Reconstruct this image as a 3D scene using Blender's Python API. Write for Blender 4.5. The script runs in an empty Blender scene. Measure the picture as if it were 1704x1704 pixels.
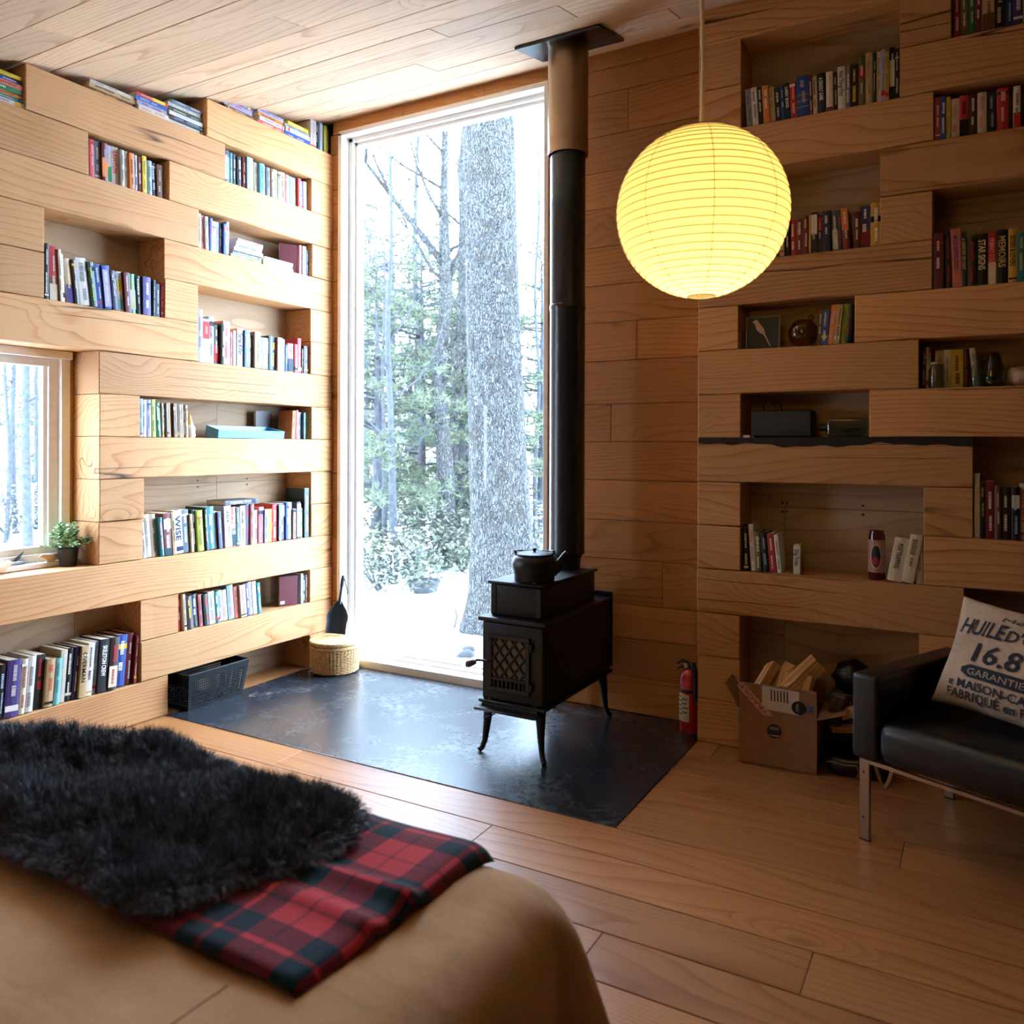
import bpy, bmesh, math, random
import numpy as np
from mathutils import Matrix, Vector, Euler

SC = bpy.context.scene
COL = SC.collection
PI = math.pi

# ------------------------------------------------------------------ camera
CAM_H = 1.3562
YAW = 0.5162
cam_data = bpy.data.cameras.new('camera')
cam_data.sensor_width = 36.0
cam_data.lens = 1356.0 / 1704.0 * 36.0
cam_data.shift_y = -108.2 / 1704.0
cam_data.clip_start = 0.05
cam_data.clip_end = 300
cam_data.dof.use_dof = True
cam_data.dof.focus_distance = 4.3
cam_data.dof.aperture_fstop = 3.2
cam = bpy.data.objects.new('camera', cam_data)
COL.objects.link(cam)
cam.matrix_world = (Matrix.Translation((0, 0, CAM_H)) @ Matrix.Rotation(YAW, 4, 'Z')
                    @ Matrix.Rotation(PI / 2, 4, 'X') @ Matrix.Rotation(0.0028, 4, 'Z'))
SC.camera = cam

# ------------------------------------------------------------------ sky and exposure
world = bpy.data.worlds.new('overcast_sky')
SC.world = world
world.use_nodes = True
_bg = world.node_tree.nodes['Background']
_bg.inputs['Color'].default_value = (0.66, 0.85, 1.16, 1)
_bg.inputs['Strength'].default_value = 30.0
SC.view_settings.view_transform = 'Standard'
SC.view_settings.look = 'None'
SC.view_settings.gamma = 1.0
SC.view_settings.use_curve_mapping = False
SC.view_settings.exposure = 0.12
SC.cycles.max_bounces = 8
SC.cycles.diffuse_bounces = 5
SC.cycles.transparent_max_bounces = 24
SC.cycles.sample_clamp_indirect = 6.0
SC.cycles.caustics_reflective = False
SC.cycles.caustics_refractive = False


def portal(name, loc, rot, w, h):
    d = bpy.data.lights.new(name, 'AREA')
    d.shape = 'RECTANGLE'
    d.size = w
    d.size_y = h
    d.cycles.is_portal = True
    o = bpy.data.objects.new(name, d)
    o.location = loc
    o.rotation_euler = rot
    COL.objects.link(o)


# sky portals in the window openings (they only guide sampling, they emit nothing)
portal('sky_portal', (-2.75, 4.20, 1.69), (-PI / 2, 0, 0), 1.5, 3.4)
portal('sky_portal', (-3.86, 2.05, 1.30), (0, -PI / 2, 0), 1.1, 0.65)

# ------------------------------------------------------------------ measures of the room (metres)
XL = -3.54      # face of the timber shelf wall with the small window
YW = 3.929      # face of the plank wall with the tall window
YS = 3.701      # face of the timber shelf wall beside it
C = 0.2         # height of one timber course
XR = 2.6        # wall behind the sofa side
YB = -2.2       # wall behind the camera


def ceil_z(y):
    return 3.0 + 0.213 * (y - 2.0)


# ------------------------------------------------------------------ helpers
def lin(h):
    if not isinstance(h, str):
        return tuple(h)
    h = h.lstrip('#')
    c = [int(h[i:i + 2], 16) / 255.0 for i in (0, 2, 4)]
    return tuple(x / 12.92 if x <= 0.04045 else ((x + 0.055) / 1.055) ** 2.4 for x in c)


def obj(name, data, parent=None, mat=None, label=None, cat=None, group=None, kind=None):
    o = bpy.data.objects.new(name, data)
    COL.objects.link(o)
    if parent is not None:
        o.parent = parent
    if mat is not None and data is not None and hasattr(data, 'materials') and not data.materials:
        data.materials.append(mat)
    tag(o, label, cat, group, kind)
    return o


def tag(o, label=None, cat=None, group=None, kind=None):
    if label:
        o['label'] = label
    if cat:
        o['category'] = cat
    if group:
        o['group'] = group
    if kind:
        o['kind'] = kind
    return o


def empty(name, loc=(0, 0, 0), rz=0.0, label=None, cat=None, group=None, kind=None):
    o = bpy.data.objects.new(name, None)
    o.empty_display_size = 0.1
    COL.objects.link(o)
    o.location = loc
    o.rotation_euler = (0, 0, rz)
    return tag(o, label, cat, group, kind)


def mesh(bm, name='mesh', smooth=False, angle=None):
    m = bpy.data.meshes.new(name)
    bmesh.ops.recalc_face_normals(bm, faces=bm.faces)
    bm.to_mesh(m)
    bm.free()
    if smooth:
        m.polygons.foreach_set('use_smooth', [True] * len(m.polygons))
        if angle:
            m.set_sharp_from_angle(angle=math.radians(angle))
    m.update()
    return m


def pydata(verts, faces, name='mesh', smooth=False):
    m = bpy.data.meshes.new(name)
    m.from_pydata([tuple(v) for v in verts], [], faces)
    if smooth:
        m.polygons.foreach_set('use_smooth', [True] * len(m.polygons))
    m.update()
    return m


def bm_box(bm, lo, hi, bevel=0.0, M=None):
    c = [(lo[i] + hi[i]) / 2 for i in range(3)]
    s = [max(1e-5, hi[i] - lo[i]) for i in range(3)]
    mat = Matrix.Translation(c) @ Matrix.Diagonal((s[0], s[1], s[2], 1))
    if M is not None:
        mat = M @ mat
    r = bmesh.ops.create_cube(bm, size=1.0, matrix=mat)
    if bevel:
        es = set()
        for v in r['verts']:
            es.update(v.link_edges)
        bmesh.ops.bevel(bm, geom=list(es), offset=bevel, segments=1 if bevel < 0.006 else 3, affect='EDGES', profile=0.5)
    return r


def box(name, lo, hi, mat, parent=None, bevel=0.0, M=None, smooth=False, **kw):
    bm = bmesh.new()
    bm_box(bm, lo, hi, bevel, M)
    return obj(name, mesh(bm, name, smooth, 40 if smooth else None), parent, mat, **kw)


def bm_lathe(bm, prof, n=32, M=None, close=False):
    rings = []
    for r, z in prof:
        ring = []
        if r < 1e-6:
            v = Vector((0, 0, z))
            ring = [bm.verts.new(M @ v if M else v)]
        else:
            for k in range(n):
                a = 2 * PI * k / n
                v = Vector((r * math.cos(a), r * math.sin(a), z))
                ring.append(bm.verts.new(M @ v if M else v))
        rings.append(ring)
    for a, b in zip(rings, rings[1:]):
        for k in range(n):
            k2 = (k + 1) % n
            if len(a) == 1 and len(b) == 1:
                continue
            if len(a) == 1:
                bm.faces.new((a[0], b[k], b[k2]))
            elif len(b) == 1:
                bm.faces.new((a[k], b[0], a[k2]))
            else:
                bm.faces.new((a[k], b[k], b[k2], a[k2]))


def lathe(name, prof, mat, parent=None, n=32, M=None, angle=40, **kw):
    bm = bmesh.new()
    bm_lathe(bm, prof, n, M)
    return obj(name, mesh(bm, name, True, angle), parent, mat, **kw)


def bm_tube(bm, pts, rad, n=8, cap=True, sq=1.0):
    pts = [Vector(p) for p in pts]
    if not hasattr(rad, '__len__'):
        rad = [rad] * len(pts)
    rings = []
    up = Vector((0.0123, 0.0321, 1))
    prev = None
    for i, p in enumerate(pts):
        t = (pts[min(i + 1, len(pts) - 1)] - pts[max(i - 1, 0)]).normalized()
        a = prev if prev is not None else (up if abs(t.z) < 0.95 else Vector((1, 0.01, 0)))
        b = t.cross(a)
        if b.length < 1e-6:
            b = t.cross(Vector((1, 0, 0)))
        b.normalize()
        a = b.cross(t).normalized()
        prev = a
        rings.append([bm.verts.new(p + rad[i] * (math.cos(2 * PI * k / n) * a + sq * math.sin(2 * PI * k / n) * b)) for k in range(n)])
    for r1, r2 in zip(rings, rings[1:]):
        for k in range(n):
            bm.faces.new((r1[k], r1[(k + 1) % n], r2[(k + 1) % n], r2[k]))
    if cap:
        bm.faces.new(rings[0])
        bm.faces.new(list(reversed(rings[-1])))


def tube(name, pts, rad, mat, parent=None, n=8, sq=1.0, **kw):
    bm = bmesh.new()
    bm_tube(bm, pts, rad, n, True, sq)
    return obj(name, mesh(bm, name, True, 50), parent, mat, **kw)


def bm_prism(bm, poly, h0, h1, M=None):
    """polygon (x, y) extruded from z=h0 to z=h1"""
    a = [Vector((x, y, h0)) for x, y in poly]
    b = [Vector((x, y, h1)) for x, y in poly]
    if M:
        a = [M @ v for v in a]
        b = [M @ v for v in b]
    a = [bm.verts.new(v) for v in a]
    b = [bm.verts.new(v) for v in b]
    n = len(poly)
    bm.faces.new(list(reversed(a)))
    bm.faces.new(b)
    for i in range(n):
        bm.faces.new((a[i], a[(i + 1) % n], b[(i + 1) % n], b[i]))


_fontcache = {}


def text_geo(s, bold=False):
    """vertices (x, y) and faces of a line of lettering, 1 unit high capitals, starting at x=0"""
    key = (s, bold)
    if key in _fontcache:
        return _fontcache[key]
    cu = bpy.data.curves.new('lettering', 'FONT')
    cu.body = s
    cu.resolution_u = 2
    cu.offset = 0.018 if bold else 0.0
    o = bpy.data.objects.new('lettering', cu)
    COL.objects.link(o)
    bpy.context.view_layer.update()
    dg = bpy.context.evaluated_depsgraph_get()
    me = bpy.data.meshes.new_from_object(o.evaluated_get(dg))
    vs = [(v.co.x, v.co.y) for v in me.vertices]
    fs = [tuple(p.vertices) for p in me.polygons]
    bpy.data.objects.remove(o)
    bpy.data.meshes.remove(me)
    bpy.data.curves.remove(cu)
    if vs:
        x0 = min(v[0] for v in vs)
        vs = [((x - x0) / 0.72, y / 0.72) for x, y in vs]
    _fontcache[key] = (vs, fs)
    return vs, fs


def lettering(s, fn, parent, mat, width=None, height=None, name='lettering', bold=False, color=None, slant=0.0):
    """flat printed letters; fn maps (x, y) in metres to a point"""
    vs, fs = text_geo(s, bold)
    if not vs:
        return None
    w = max(v[0] for v in vs)
    sy = height if height else width / w
    sx = width / w if width else sy
    o = obj(name, pydata([fn(x * sx + slant * y * sy, y * sy) for x, y in vs], fs, name), parent, mat)
    if color is not None:
        o.color = (*lin(color), 1)
    return o


# ------------------------------------------------------------------ materials
class NT:
    def __init__(self, name):
        self.mat = bpy.data.materials.new(name)
        self.mat.use_nodes = True
        self.t = self.mat.node_tree
        self.bsdf = self.t.nodes['Principled BSDF']
        self.out = self.t.nodes['Material Output']

    def n(self, typ, **kw):
        nd = self.t.nodes.new(typ)
        for k, v in kw.items():
            if k in ('operation', 'blend_type', 'data_type', 'noise_dimensions', 'feature', 'wave_type', 'bands_direction', 'use_clamp', 'clamp_factor', 'interpolation_type', 'distance'):
                setattr(nd, k, v)
            else:
                nd.inputs[k.replace('_', ' ')].default_value = v
        return nd

    def l(self, a, b):
        self.t.links.new(a, b)

    def math(self, op, a, b=None, c=None, clamp=False):
        nd = self.t.nodes.new('ShaderNodeMath')
        nd.operation = op
        nd.use_clamp = clamp
        for i, x in enumerate((a, b, c)):
            if x is None:
                continue
            if isinstance(x, (int, float)):
                nd.inputs[i].default_value = x
            else:
                self.l(x, nd.inputs[i])
        return nd.outputs[0]

    def vmath(self, op, a, b):
        nd = self.t.nodes.new('ShaderNodeVectorMath')
        nd.operation = op
        for i, x in enumerate((a, b)):
            if isinstance(x, (tuple, list)):
                nd.inputs[i].default_value = x
            else:
                self.l(x, nd.inputs[i])
        return nd.outputs[0]

    def noise(self, vec, scale=1.0, detail=2.0, rough=0.5, dist=0.0):
        nd = self.t.nodes.new('ShaderNodeTexNoise')
        nd.inputs['Scale'].default_value = scale
        nd.inputs['Detail'].default_value = detail
        nd.inputs['Roughness'].default_value = rough
        nd.inputs['Distortion'].default_value = dist
        if vec is not None:
            self.l(vec, nd.inputs['Vector'])
        return nd.outputs['Fac']

    def ramp(self, fac, stops):
        nd = self.t.nodes.new('ShaderNodeValToRGB')
        cr = nd.color_ramp
        while len(cr.elements) < len(stops):
            cr.elements.new(0.5)
        for e, (p, c) in zip(cr.elements, stops):
            e.position = p
            e.color = (*c, 1) if not isinstance(c, (int, float)) else (c, c, c, 1)
        self.l(fac, nd.inputs['Fac'])
        return nd.outputs['Color']

    def mix(self, fac, a, b, blend='MIX'):
        nd = self.t.nodes.new('ShaderNodeMix')
        nd.data_type = 'RGBA'
        nd.blend_type = blend
        for sock, x in ((nd.inputs[0], fac), (nd.inputs[6], a), (nd.inputs[7], b)):
            if isinstance(x, (int, float)):
                sock.default_value = x
            elif isinstance(x, tuple):
                sock.default_value = (*x, 1)
            else:
                self.l(x, sock)
        return nd.outputs[2]

    def bump(self, h, strength=0.3, dist=0.01):
        nd = self.t.nodes.new('ShaderNodeBump')
        nd.inputs['Strength'].default_value = strength
        nd.inputs['Distance'].default_value = dist
        self.l(h, nd.inputs['Height'])
        self.l(nd.outputs['Normal'], self.bsdf.inputs['Normal'])

    def set(self, **kw):
        for k, v in kw.items():
            s = self.bsdf.inputs[k.replace('_', ' ')]
            if isinstance(v, (int, float)):
                s.default_value = v
            elif isinstance(v, tuple):
                s.default_value = (*v, 1) if len(v) == 3 else v
            else:
                self.l(v, s)
        return self

    def coords(self, kind='Object', rnd=True):
        tc = self.t.nodes.new('ShaderNodeTexCoord').outputs[kind]
        if not rnd:
            return tc, None
        oi = self.t.nodes.new('ShaderNodeObjectInfo').outputs['Random']
        cx = self.t.nodes.new('ShaderNodeCombineXYZ')
        self.l(self.math('MULTIPLY', oi, 71.3), cx.inputs[0])
        self.l(self.math('MULTIPLY', oi, 37.7), cx.inputs[1])
        self.l(self.math('MULTIPLY', oi, 93.1), cx.inputs[2])
        return self.vmath('ADD', tc, cx.outputs[0]), oi


def plain(name, color, rough=0.6, metal=0.0, spec=0.5, var=0.0, vscale=20, bump=0.0, **kw):
    m = NT(name)
    c = lin(color)
    m.set(Roughness=rough, Metallic=metal, Specular_IOR_Level=spec)
    if var or bump:
        v, _ = m.coords(rnd=False)
        nz = m.noise(v, vscale, 4, 0.6)
        m.set(Base_Color=m.ramp(nz, [(0.25, tuple(x * (1 - var) for x in c)), (0.75, tuple(min(1, x * (1 + var)) for x in c))]))
        if bump:
            m.bump(nz, bump, 0.004)
    else:
        m.set(Base_Color=c)
    for k, v in kw.items():
        m.bsdf.inputs[k.replace('_', ' ')].default_value = v
    return m.mat


def colored(name, rough=0.5, spec=0.4, var=0.12):
    """colour comes from the object's own colour"""
    m = NT(name)
    oc = m.t.nodes.new('ShaderNodeObjectInfo').outputs['Color']
    v, _ = m.coords()
    nz = m.noise(v, 60, 3, 0.6)
    m.set(Base_Color=m.mix(1.0, oc, m.ramp(nz, [(0.3, 1 - var), (0.7, 1.0)]), 'MULTIPLY'), Roughness=rough, Specular_IOR_Level=spec)
    return m.mat


def wood(name, dark, mid, light, rough=0.6, spec=0.3, rings=34.0, warp=22.0, tone=0.35, knots=0.78, cracks=1.0, fibre=1.0, bump=0.25, coat=0.0):
    """sawn timber, grain along the object's own x axis"""
    m = NT(name)
    v, rnd = m.coords()
    warpn = m.noise(m.vmath('MULTIPLY', v, (0.42, 2.6, 2.6)), 1.0, 1.5, 0.45)
    warp2 = m.noise(m.vmath('MULTIPLY', v, (3.0, 10.0, 10.0)), 1.0, 2.0, 0.5)
    # knots
    vo = m.t.nodes.new('ShaderNodeTexVoronoi')
    vo.inputs['Scale'].default_value = 1.0
    m.l(m.vmath('ADD', m.vmath('MULTIPLY', v, (1.7, 3.6, 3.6)), m.vmath('MULTIPLY', m.coords()[0], (0, 0, 0))), vo.inputs['Vector'])
    sep = m.t.nodes.new('ShaderNodeSeparateColor')
    m.l(vo.outputs['Color'], sep.inputs[0])
    pick = m.math('GREATER_THAN', sep.outputs[0], knots)
    kd = m.math('ADD', vo.outputs['Distance'], m.math('MULTIPLY', m.math('SUBTRACT', warp2, 0.5), 0.12))
    kfall = m.math('MULTIPLY', pick, m.math('SUBTRACT', 1.0, m.math('MULTIPLY', kd, 2.6), clamp=True))
    kcore = m.math('MULTIPLY', pick, m.math('SUBTRACT', 1.0, m.math('MULTIPLY', kd, 9.0), clamp=True))
    sx = m.t.nodes.new('ShaderNodeSeparateXYZ')
    m.l(v, sx.inputs[0])
    r = m.math('ADD', m.math('MULTIPLY', sx.outputs[2], rings), m.math('MULTIPLY', sx.outputs[1], rings * 0.8))
    r = m.math('ADD', r, m.math('MULTIPLY', warpn, warp))
    r = m.math('ADD', r, m.math('MULTIPLY', warp2, 0.55))
    r = m.math('ADD', r, m.math('MULTIPLY', kfall, 5.0))
    ring = m.math('FRACT', r)
    edge = m.math('SUBTRACT', 1.0, m.math('MULTIPLY', m.math('SUBTRACT', 1.0, ring), 14.0), clamp=True)   # soft return of the ring
    ringv = m.math('ADD', m.math('MULTIPLY', m.math('POWER', ring, 7.0), 1.1), m.math('MULTIPLY', m.math('POWER', ring, 1.5), 0.35))
    ringv = m.math('MULTIPLY', ringv, m.math('SUBTRACT', 1.0, m.math('MULTIPLY', edge, 0.6)))
    ringv = m.math('MULTIPLY', ringv, m.math('ADD', 0.45, m.math('MULTIPLY', warp2, 1.1)))
    fib = m.noise(m.vmath('MULTIPLY', v, (7.0, 190.0, 190.0)), 1.0, 3.0, 0.6)
    big = m.noise(m.vmath('MULTIPLY', v, (0.5, 2.2, 2.2)), 1.0, 3.0, 0.55)
    f = m.math('ADD', m.math('MULTIPLY', ringv, 0.5), m.math('MULTIPLY', m.math('SUBTRACT', fib, 0.5), 0.7 * fibre))
    f = m.math('ADD', f, m.math('MULTIPLY', m.math('SUBTRACT', big, 0.5), 0.85))
    col = m.ramp(f, [(0.02, light), (0.35, mid), (0.95, dark)])
    col = m.mix(m.math('MULTIPLY', kcore, 0.85), col, tuple(x * 0.16 for x in dark))
    # checks
    cn = m.noise(m.vmath('MULTIPLY', v, (0.22, 7.5, 7.5)), 1.0, 1.0, 0.4, 0.25)
    cm = m.noise(m.vmath('MULTIPLY', v, (0.9, 1.5, 1.5)), 1.0, 1.0)
    cr = m.math('SUBTRACT', 1.0, m.math('MULTIPLY', m.math('ABSOLUTE', m.math('SUBTRACT', cn, 0.5)), 110.0), clamp=True)
    cr = m.math('MULTIPLY', cr, m.math('MULTIPLY', m.math('SUBTRACT', cm, 0.52), 14.0, clamp=True))
    cr = m.math('MULTIPLY', cr, cracks, clamp=True)
    col = m.mix(cr, col, tuple(x * 0.12 for x in dark))
    # each piece has its own tone
    t = m.math('ADD', m.math('MULTIPLY', m.math('FRACT', m.math('MULTIPLY', rnd, 57.0)), tone), 1.0 - tone * 0.6)
    g = m.t.nodes.new('ShaderNodeCombineColor')
    for i in range(3):
        m.l(t, g.inputs[i])
    col = m.mix(1.0, col, g.outputs[0], 'MULTIPLY')
    rr = m.math('ADD', rough - 0.08, m.math('MULTIPLY', fib, 0.16))
    m.set(Base_Color=col, Roughness=rr, Specular_IOR_Level=spec, Coat_Weight=coat, Coat_Roughness=0.25)
    h = m.math('SUBTRACT', m.math('MULTIPLY', fib, 0.35), m.math('MULTIPLY', cr, 1.2))
    m.bump(h, bump, 0.004)
    return m.mat


M = {}
M['timber'] = wood('sawn_timber', (0.165, 0.053, 0.014), (0.435, 0.196, 0.067), (0.515, 0.268, 0.110), rough=0.7)
M['plank'] = wood('wall_plank', (0.145, 0.042, 0.009), (0.355, 0.138, 0.037), (0.415, 0.178, 0.055), rough=0.55, rings=36, warp=24, knots=0.86, cracks=0.35, tone=0.3)
M['ceil'] = wood('ceiling_plank', (0.26, 0.12, 0.056), (0.55, 0.34, 0.19), (0.64, 0.44, 0.27), rough=0.6, rings=30, warp=18, knots=0.74, cracks=0.3, tone=0.3)
M['floor'] = wood('floor_plank', (0.15, 0.048, 0.013), (0.30, 0.112, 0.033), (0.36, 0.158, 0.055), rough=0.34, spec=0.6, rings=32, warp=18, knots=0.82, cracks=0.15, tone=0.36, fibre=0.8, bump=0.08)
M['plywood'] = wood('back_plywood', (0.27, 0.15, 0.07), (0.39, 0.25, 0.14), (0.46, 0.32, 0.19), rough=0.7, rings=7, warp=14, knots=0.9, cracks=0.0, tone=0.15)
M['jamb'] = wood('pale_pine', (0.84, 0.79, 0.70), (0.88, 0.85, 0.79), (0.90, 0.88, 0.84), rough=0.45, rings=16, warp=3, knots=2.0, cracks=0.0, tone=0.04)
M['unseen_dark'] = wood('bounce_cut_plank', (0.03, 0.018, 0.01), (0.075, 0.045, 0.026), (0.11, 0.07, 0.04), rough=0.6, rings=40, warp=14)  # planks of the unseen walls, darkened to cut bounce light in the room
M['bark_edge'] = plain('dark_bark', '1d120b', 0.9, var=0.6, vscale=40, bump=0.8)
M['nail'] = plain('nail_dark', '2a221c', 0.6)

# window glass: clear sheet with a mirror-like surface
g = NT('window_glass')
tr = g.t.nodes.new('ShaderNodeBsdfTransparent')
gl = g.t.nodes.new('ShaderNodeBsdfGlossy')
gl.inputs['Roughness'].default_value = 0.02
lw_ = g.t.nodes.new('ShaderNodeLayerWeight')
lw_.inputs['Blend'].default_value = 0.5
fr_ = g.math('ADD', 0.012, g.math('MULTIPLY', g.math('POWER', lw_.outputs['Facing'], 5.0), 0.7))
ms = g.t.nodes.new('ShaderNodeMixShader')
g.l(fr_, ms.inputs[0])
g.l(tr.outputs[0], ms.inputs[1])
g.l(gl.outputs[0], ms.inputs[2])
g.l(ms.outputs[0], g.out.inputs['Surface'])
tr.inputs['Color'].default_value = (0.95, 0.97, 0.97, 1)
M['glass'] = g.mat

# slate-like hearth sheet with ash dust and scuffs
h = NT('hearth_steel')
v, _ = h.coords(rnd=False)
n1 = h.noise(v, 3.0, 6, 0.65, 0.6)
n2 = h.noise(v, 28.0, 5, 0.7)
n3 = h.noise(h.vmath('MULTIPLY', v, (9, 5, 1)), 1.6, 4, 0.6, 1.2)
dust = h.math('MULTIPLY', h.math('MULTIPLY', h.math('SUBTRACT', n1, 0.5), 5.0, clamp=True), h.math('MULTIPLY', h.math('SUBTRACT', n2, 0.46), 6.0, clamp=True))
scuff = h.math('MULTIPLY', h.math('SUBTRACT', n3, 0.64), 9.0, clamp=True)
col = h.mix(h.math('MULTIPLY', dust, 0.34), (0.013, 0.017, 0.022), (0.30, 0.31, 0.32))
col = h.mix(h.math('MULTIPLY', scuff, 0.35), col, (0.28, 0.29, 0.30))
h.set(Base_Color=col, Roughness=h.math('ADD', 0.27, h.math('MULTIPLY', dust, 0.12)), Specular_IOR_Level=1.0)
M['hearth'] = h.mat

# ------------------------------------------------------------------ floor
rng = random.Random(11)
floor = empty('floor', (0, 0, 0), label='oiled oak plank floor running towards the sofa', kind='structure')
box('subfloor', (XL - 0.3, YB - 0.2, -0.12), (XR + 0.2, YW + 0.3, -0.03), M['nail'], floor)
rows = [2.11 + 0.2 * k for k in range(-22, 10)]
joints = {2.11: [-2.05, -0.373, 1.6], 2.91: [-0.206, 1.9], 3.11: [-0.875, 0.9], 2.31: [-1.5, 0.7], 2.51: [-2.6, 1.1], 2.71: [0.45], 1.91: [-0.9, 0.95]}


def plank_box(name, x0, x1, y0, y1, z0, z1, mat, parent, bev=0.0015):
    """plank along x; local origin in its middle so the grain follows the piece"""
    bm = bmesh.new()
    cx, cy, cz = (x0 + x1) / 2, (y0 + y1) / 2, (z0 + z1) / 2
    bm_box(bm, (x0 - cx, y0 - cy, z0 - cz), (x1 - cx, y1 - cy, z1 - cz), bev)
    o = obj(name, mesh(bm, name), parent, mat)
    o.location = (cx, cy, cz)
    return o


for y in rows:
    y0, y1 = y, y + 0.2
    if y0 > YW - 0.02:
        continue
    key = round(y, 2)
    js = [j for k, j in joints.items() if abs(k - key) < 0.01]
    js = js[0] if js else sorted(rng.uniform(XL + 0.4, XR - 0.4) for _ in range(2))
    xs = [XL - 0.2] + list(js) + [XR]
    for a, b in zip(xs, xs[1:]):
        if y0 > 2.70:
            a = max(a, -1.111)  # the hearth sheet lies left of here
            if b - a < 0.02:
                continue
        plank_box('floor_plank', a + 0.0008, b - 0.0008, y0 + 0.002, min(y1 - 0.002, YW), -0.03, 0.0, M['floor'], floor)
# the strip of floor inside the low niche
plank_box('floor_plank', XL - 0.2, XL + 0.001, 2.71, YW, -0.03, 0.0, M['floor'], floor)

hearth = box('hearth_sheet', (XL + 0.002, 2.708, -0.03), (-1.111, YW - 0.02, 0.004), M['hearth'], None, 0.0015,
             label='black steel hearth sheet on the floor under the wood stove', cat='hearth')

# ------------------------------------------------------------------ ceiling
ceiling = empty('ceiling', (0, 0, 0), label='pale plank ceiling sloping up to the tall window', kind='structure')
ca = math.atan(0.213)
ceiling.location = (0, 2.0, 3.0)
ceiling.rotation_euler = (ca, 0, 0)
box('roof_deck', (XL - 0.3, -5.2, 0.024), (XR + 0.2, 2.35, 0.10), M['nail'], ceiling)
cy = -4.5
k = 0
cj = {}
while cy < 2.2:
    w = (0.205, 0.185, 0.2, 0.17, 0.215)[k % 5]
    js = sorted(rng.uniform(XL + 0.3, XR - 0.5) for _ in range(2))
    if js[1] - js[0] < 0.8:
        js = [js[0]]
    if 0.0 < cy < 2.0:
        js = [(-2.45, -0.6), (-1.2, 1.2), (-2.9, -0.25), (-2.1, 0.2), (-1.55, 0.8)][k % 5]
    xs = [XL - 0.22] + list(js) + [XR]
    for a, b in zip(xs, xs[1:]):
        dz = rng.uniform(-0.0015, 0.0015)
        plank_box('ceiling_plank', a + 0.0008, b - 0.0008, cy + 0.0018, cy + w - 0.0018, 0.0 + dz, 0.024, M['ceil'], ceiling)
    cy += w
    k += 1

# ------------------------------------------------------------------ timber shelf walls
wall_left = empty('wall_left', (XL, 0, 0), PI / 2, label='stacked pale timber wall with book niches and a small window', kind='structure')
wall_right = empty('wall_right', (0, YS, 0), 0, label='stacked timber wall with book niches beside the plank wall', kind='structure')
BD = 0.205


def beam(parent, n, s0, s1, nc=1, depth=BD, zcut=None, edge=None):
    """a squared timber lying along the wall, course n, from s0 to s1"""
    L = s1 - s0
    jit = rng.uniform(-0.004, 0.004)
    z0, z1 = n * C + 0.0015, (n + nc) * C - 0.0015
    bm = bmesh.new()
    bm_box(bm, (-L / 2 + 0.0008, jit, z0 - z1 + C / 2), (L / 2 - 0.0008, depth, C / 2), 0.0)
    # long faces get a few rows so the arrises wander as on sawn timber
    bmesh.ops.subdivide_edges(bm, edges=[e for e in bm.edges if abs(e.verts[0].co.x - e.verts[1].co.x) > 0.5 * L], cuts=max(2, int(L / 0.18)))
    sd = rng.uniform(0, 50)
    for v_ in bm.verts:
        wv = 0.0016 * math.sin(v_.co.x * 9 + sd) + 0.001 * math.sin(v_.co.x * 23 + sd * 2)
        if v_.co.y < depth / 2:
            v_.co.y += wv
        v_.co.z += 0.7 * wv * (1 if v_.co.z > 0 else -1)
    es = [e for e in bm.edges if all(v_.co.y < depth / 2 for v_ in e.verts) and len(e.link_faces) == 2 and e.calc_face_angle(0) > 0.7]
    bmesh.ops.bevel(bm, geom=es, offset=0.003, segments=1, affect='EDGES')
    o = obj('timber', mesh(bm, 'timber'), parent, M['timber'])
    o.location = ((s0 + s1) / 2, 0, z1 - C / 2)
    return o


LE = YB          # the left wall runs on behind the camera
# course: list of timbers (s0, s1) along the left wall; gaps are niches
left_courses = {
    0: [(LE, 1.10), (1.10, 2.729), (3.731, YW)],
    1: [(LE, 1.30), (2.568, YW)],
    2: [(LE, 1.30), (2.568, 2.789), (3.731, YW)],
    3: [(LE, 0.70), (0.70, YW)],
    4: [(LE, 1.75), (2.348, 2.581), (3.742, YW)],
    5: [(LE, 1.75), (2.348, 2.581), (3.742, YW)],
    6: [(LE, 1.75), (2.348, YW)],
    7: [(LE, 1.75), (2.348, 2.561), (3.737, YW)],
    8: [(LE, 1.75), (2.348, YW)],
    9: [(LE, 0.60), (0.60, 2.901), (3.731, YW)],
    10: [(LE, 2.089), (2.697, 2.901), (3.731, YW)],
    11: [(LE, 1.20), (1.20, 2.089), (2.697, YW)],
    12: [(LE, 1.0), (1.0, 2.908), (3.742, YW)],
    13: [(LE, 2.295), (2.722, YW)],
    14: [(2.006, 3.082), (3.737, YW)],
    15: [(2.951, YW)],
}
for n, ts in left_courses.items():
    for a, b in ts:
        if n >= 13 and a == LE:
            a = 1.0
        # below the sloping ceiling only
        if ceil_z(a) < (n + 0.3) * C and n < 14:
            a = max(a, 2.0 + ((n + 1.02) * C - 3.0) / 0.213)
        if b - a > 0.03:
            beam(wall_left, n, a, b)
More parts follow.
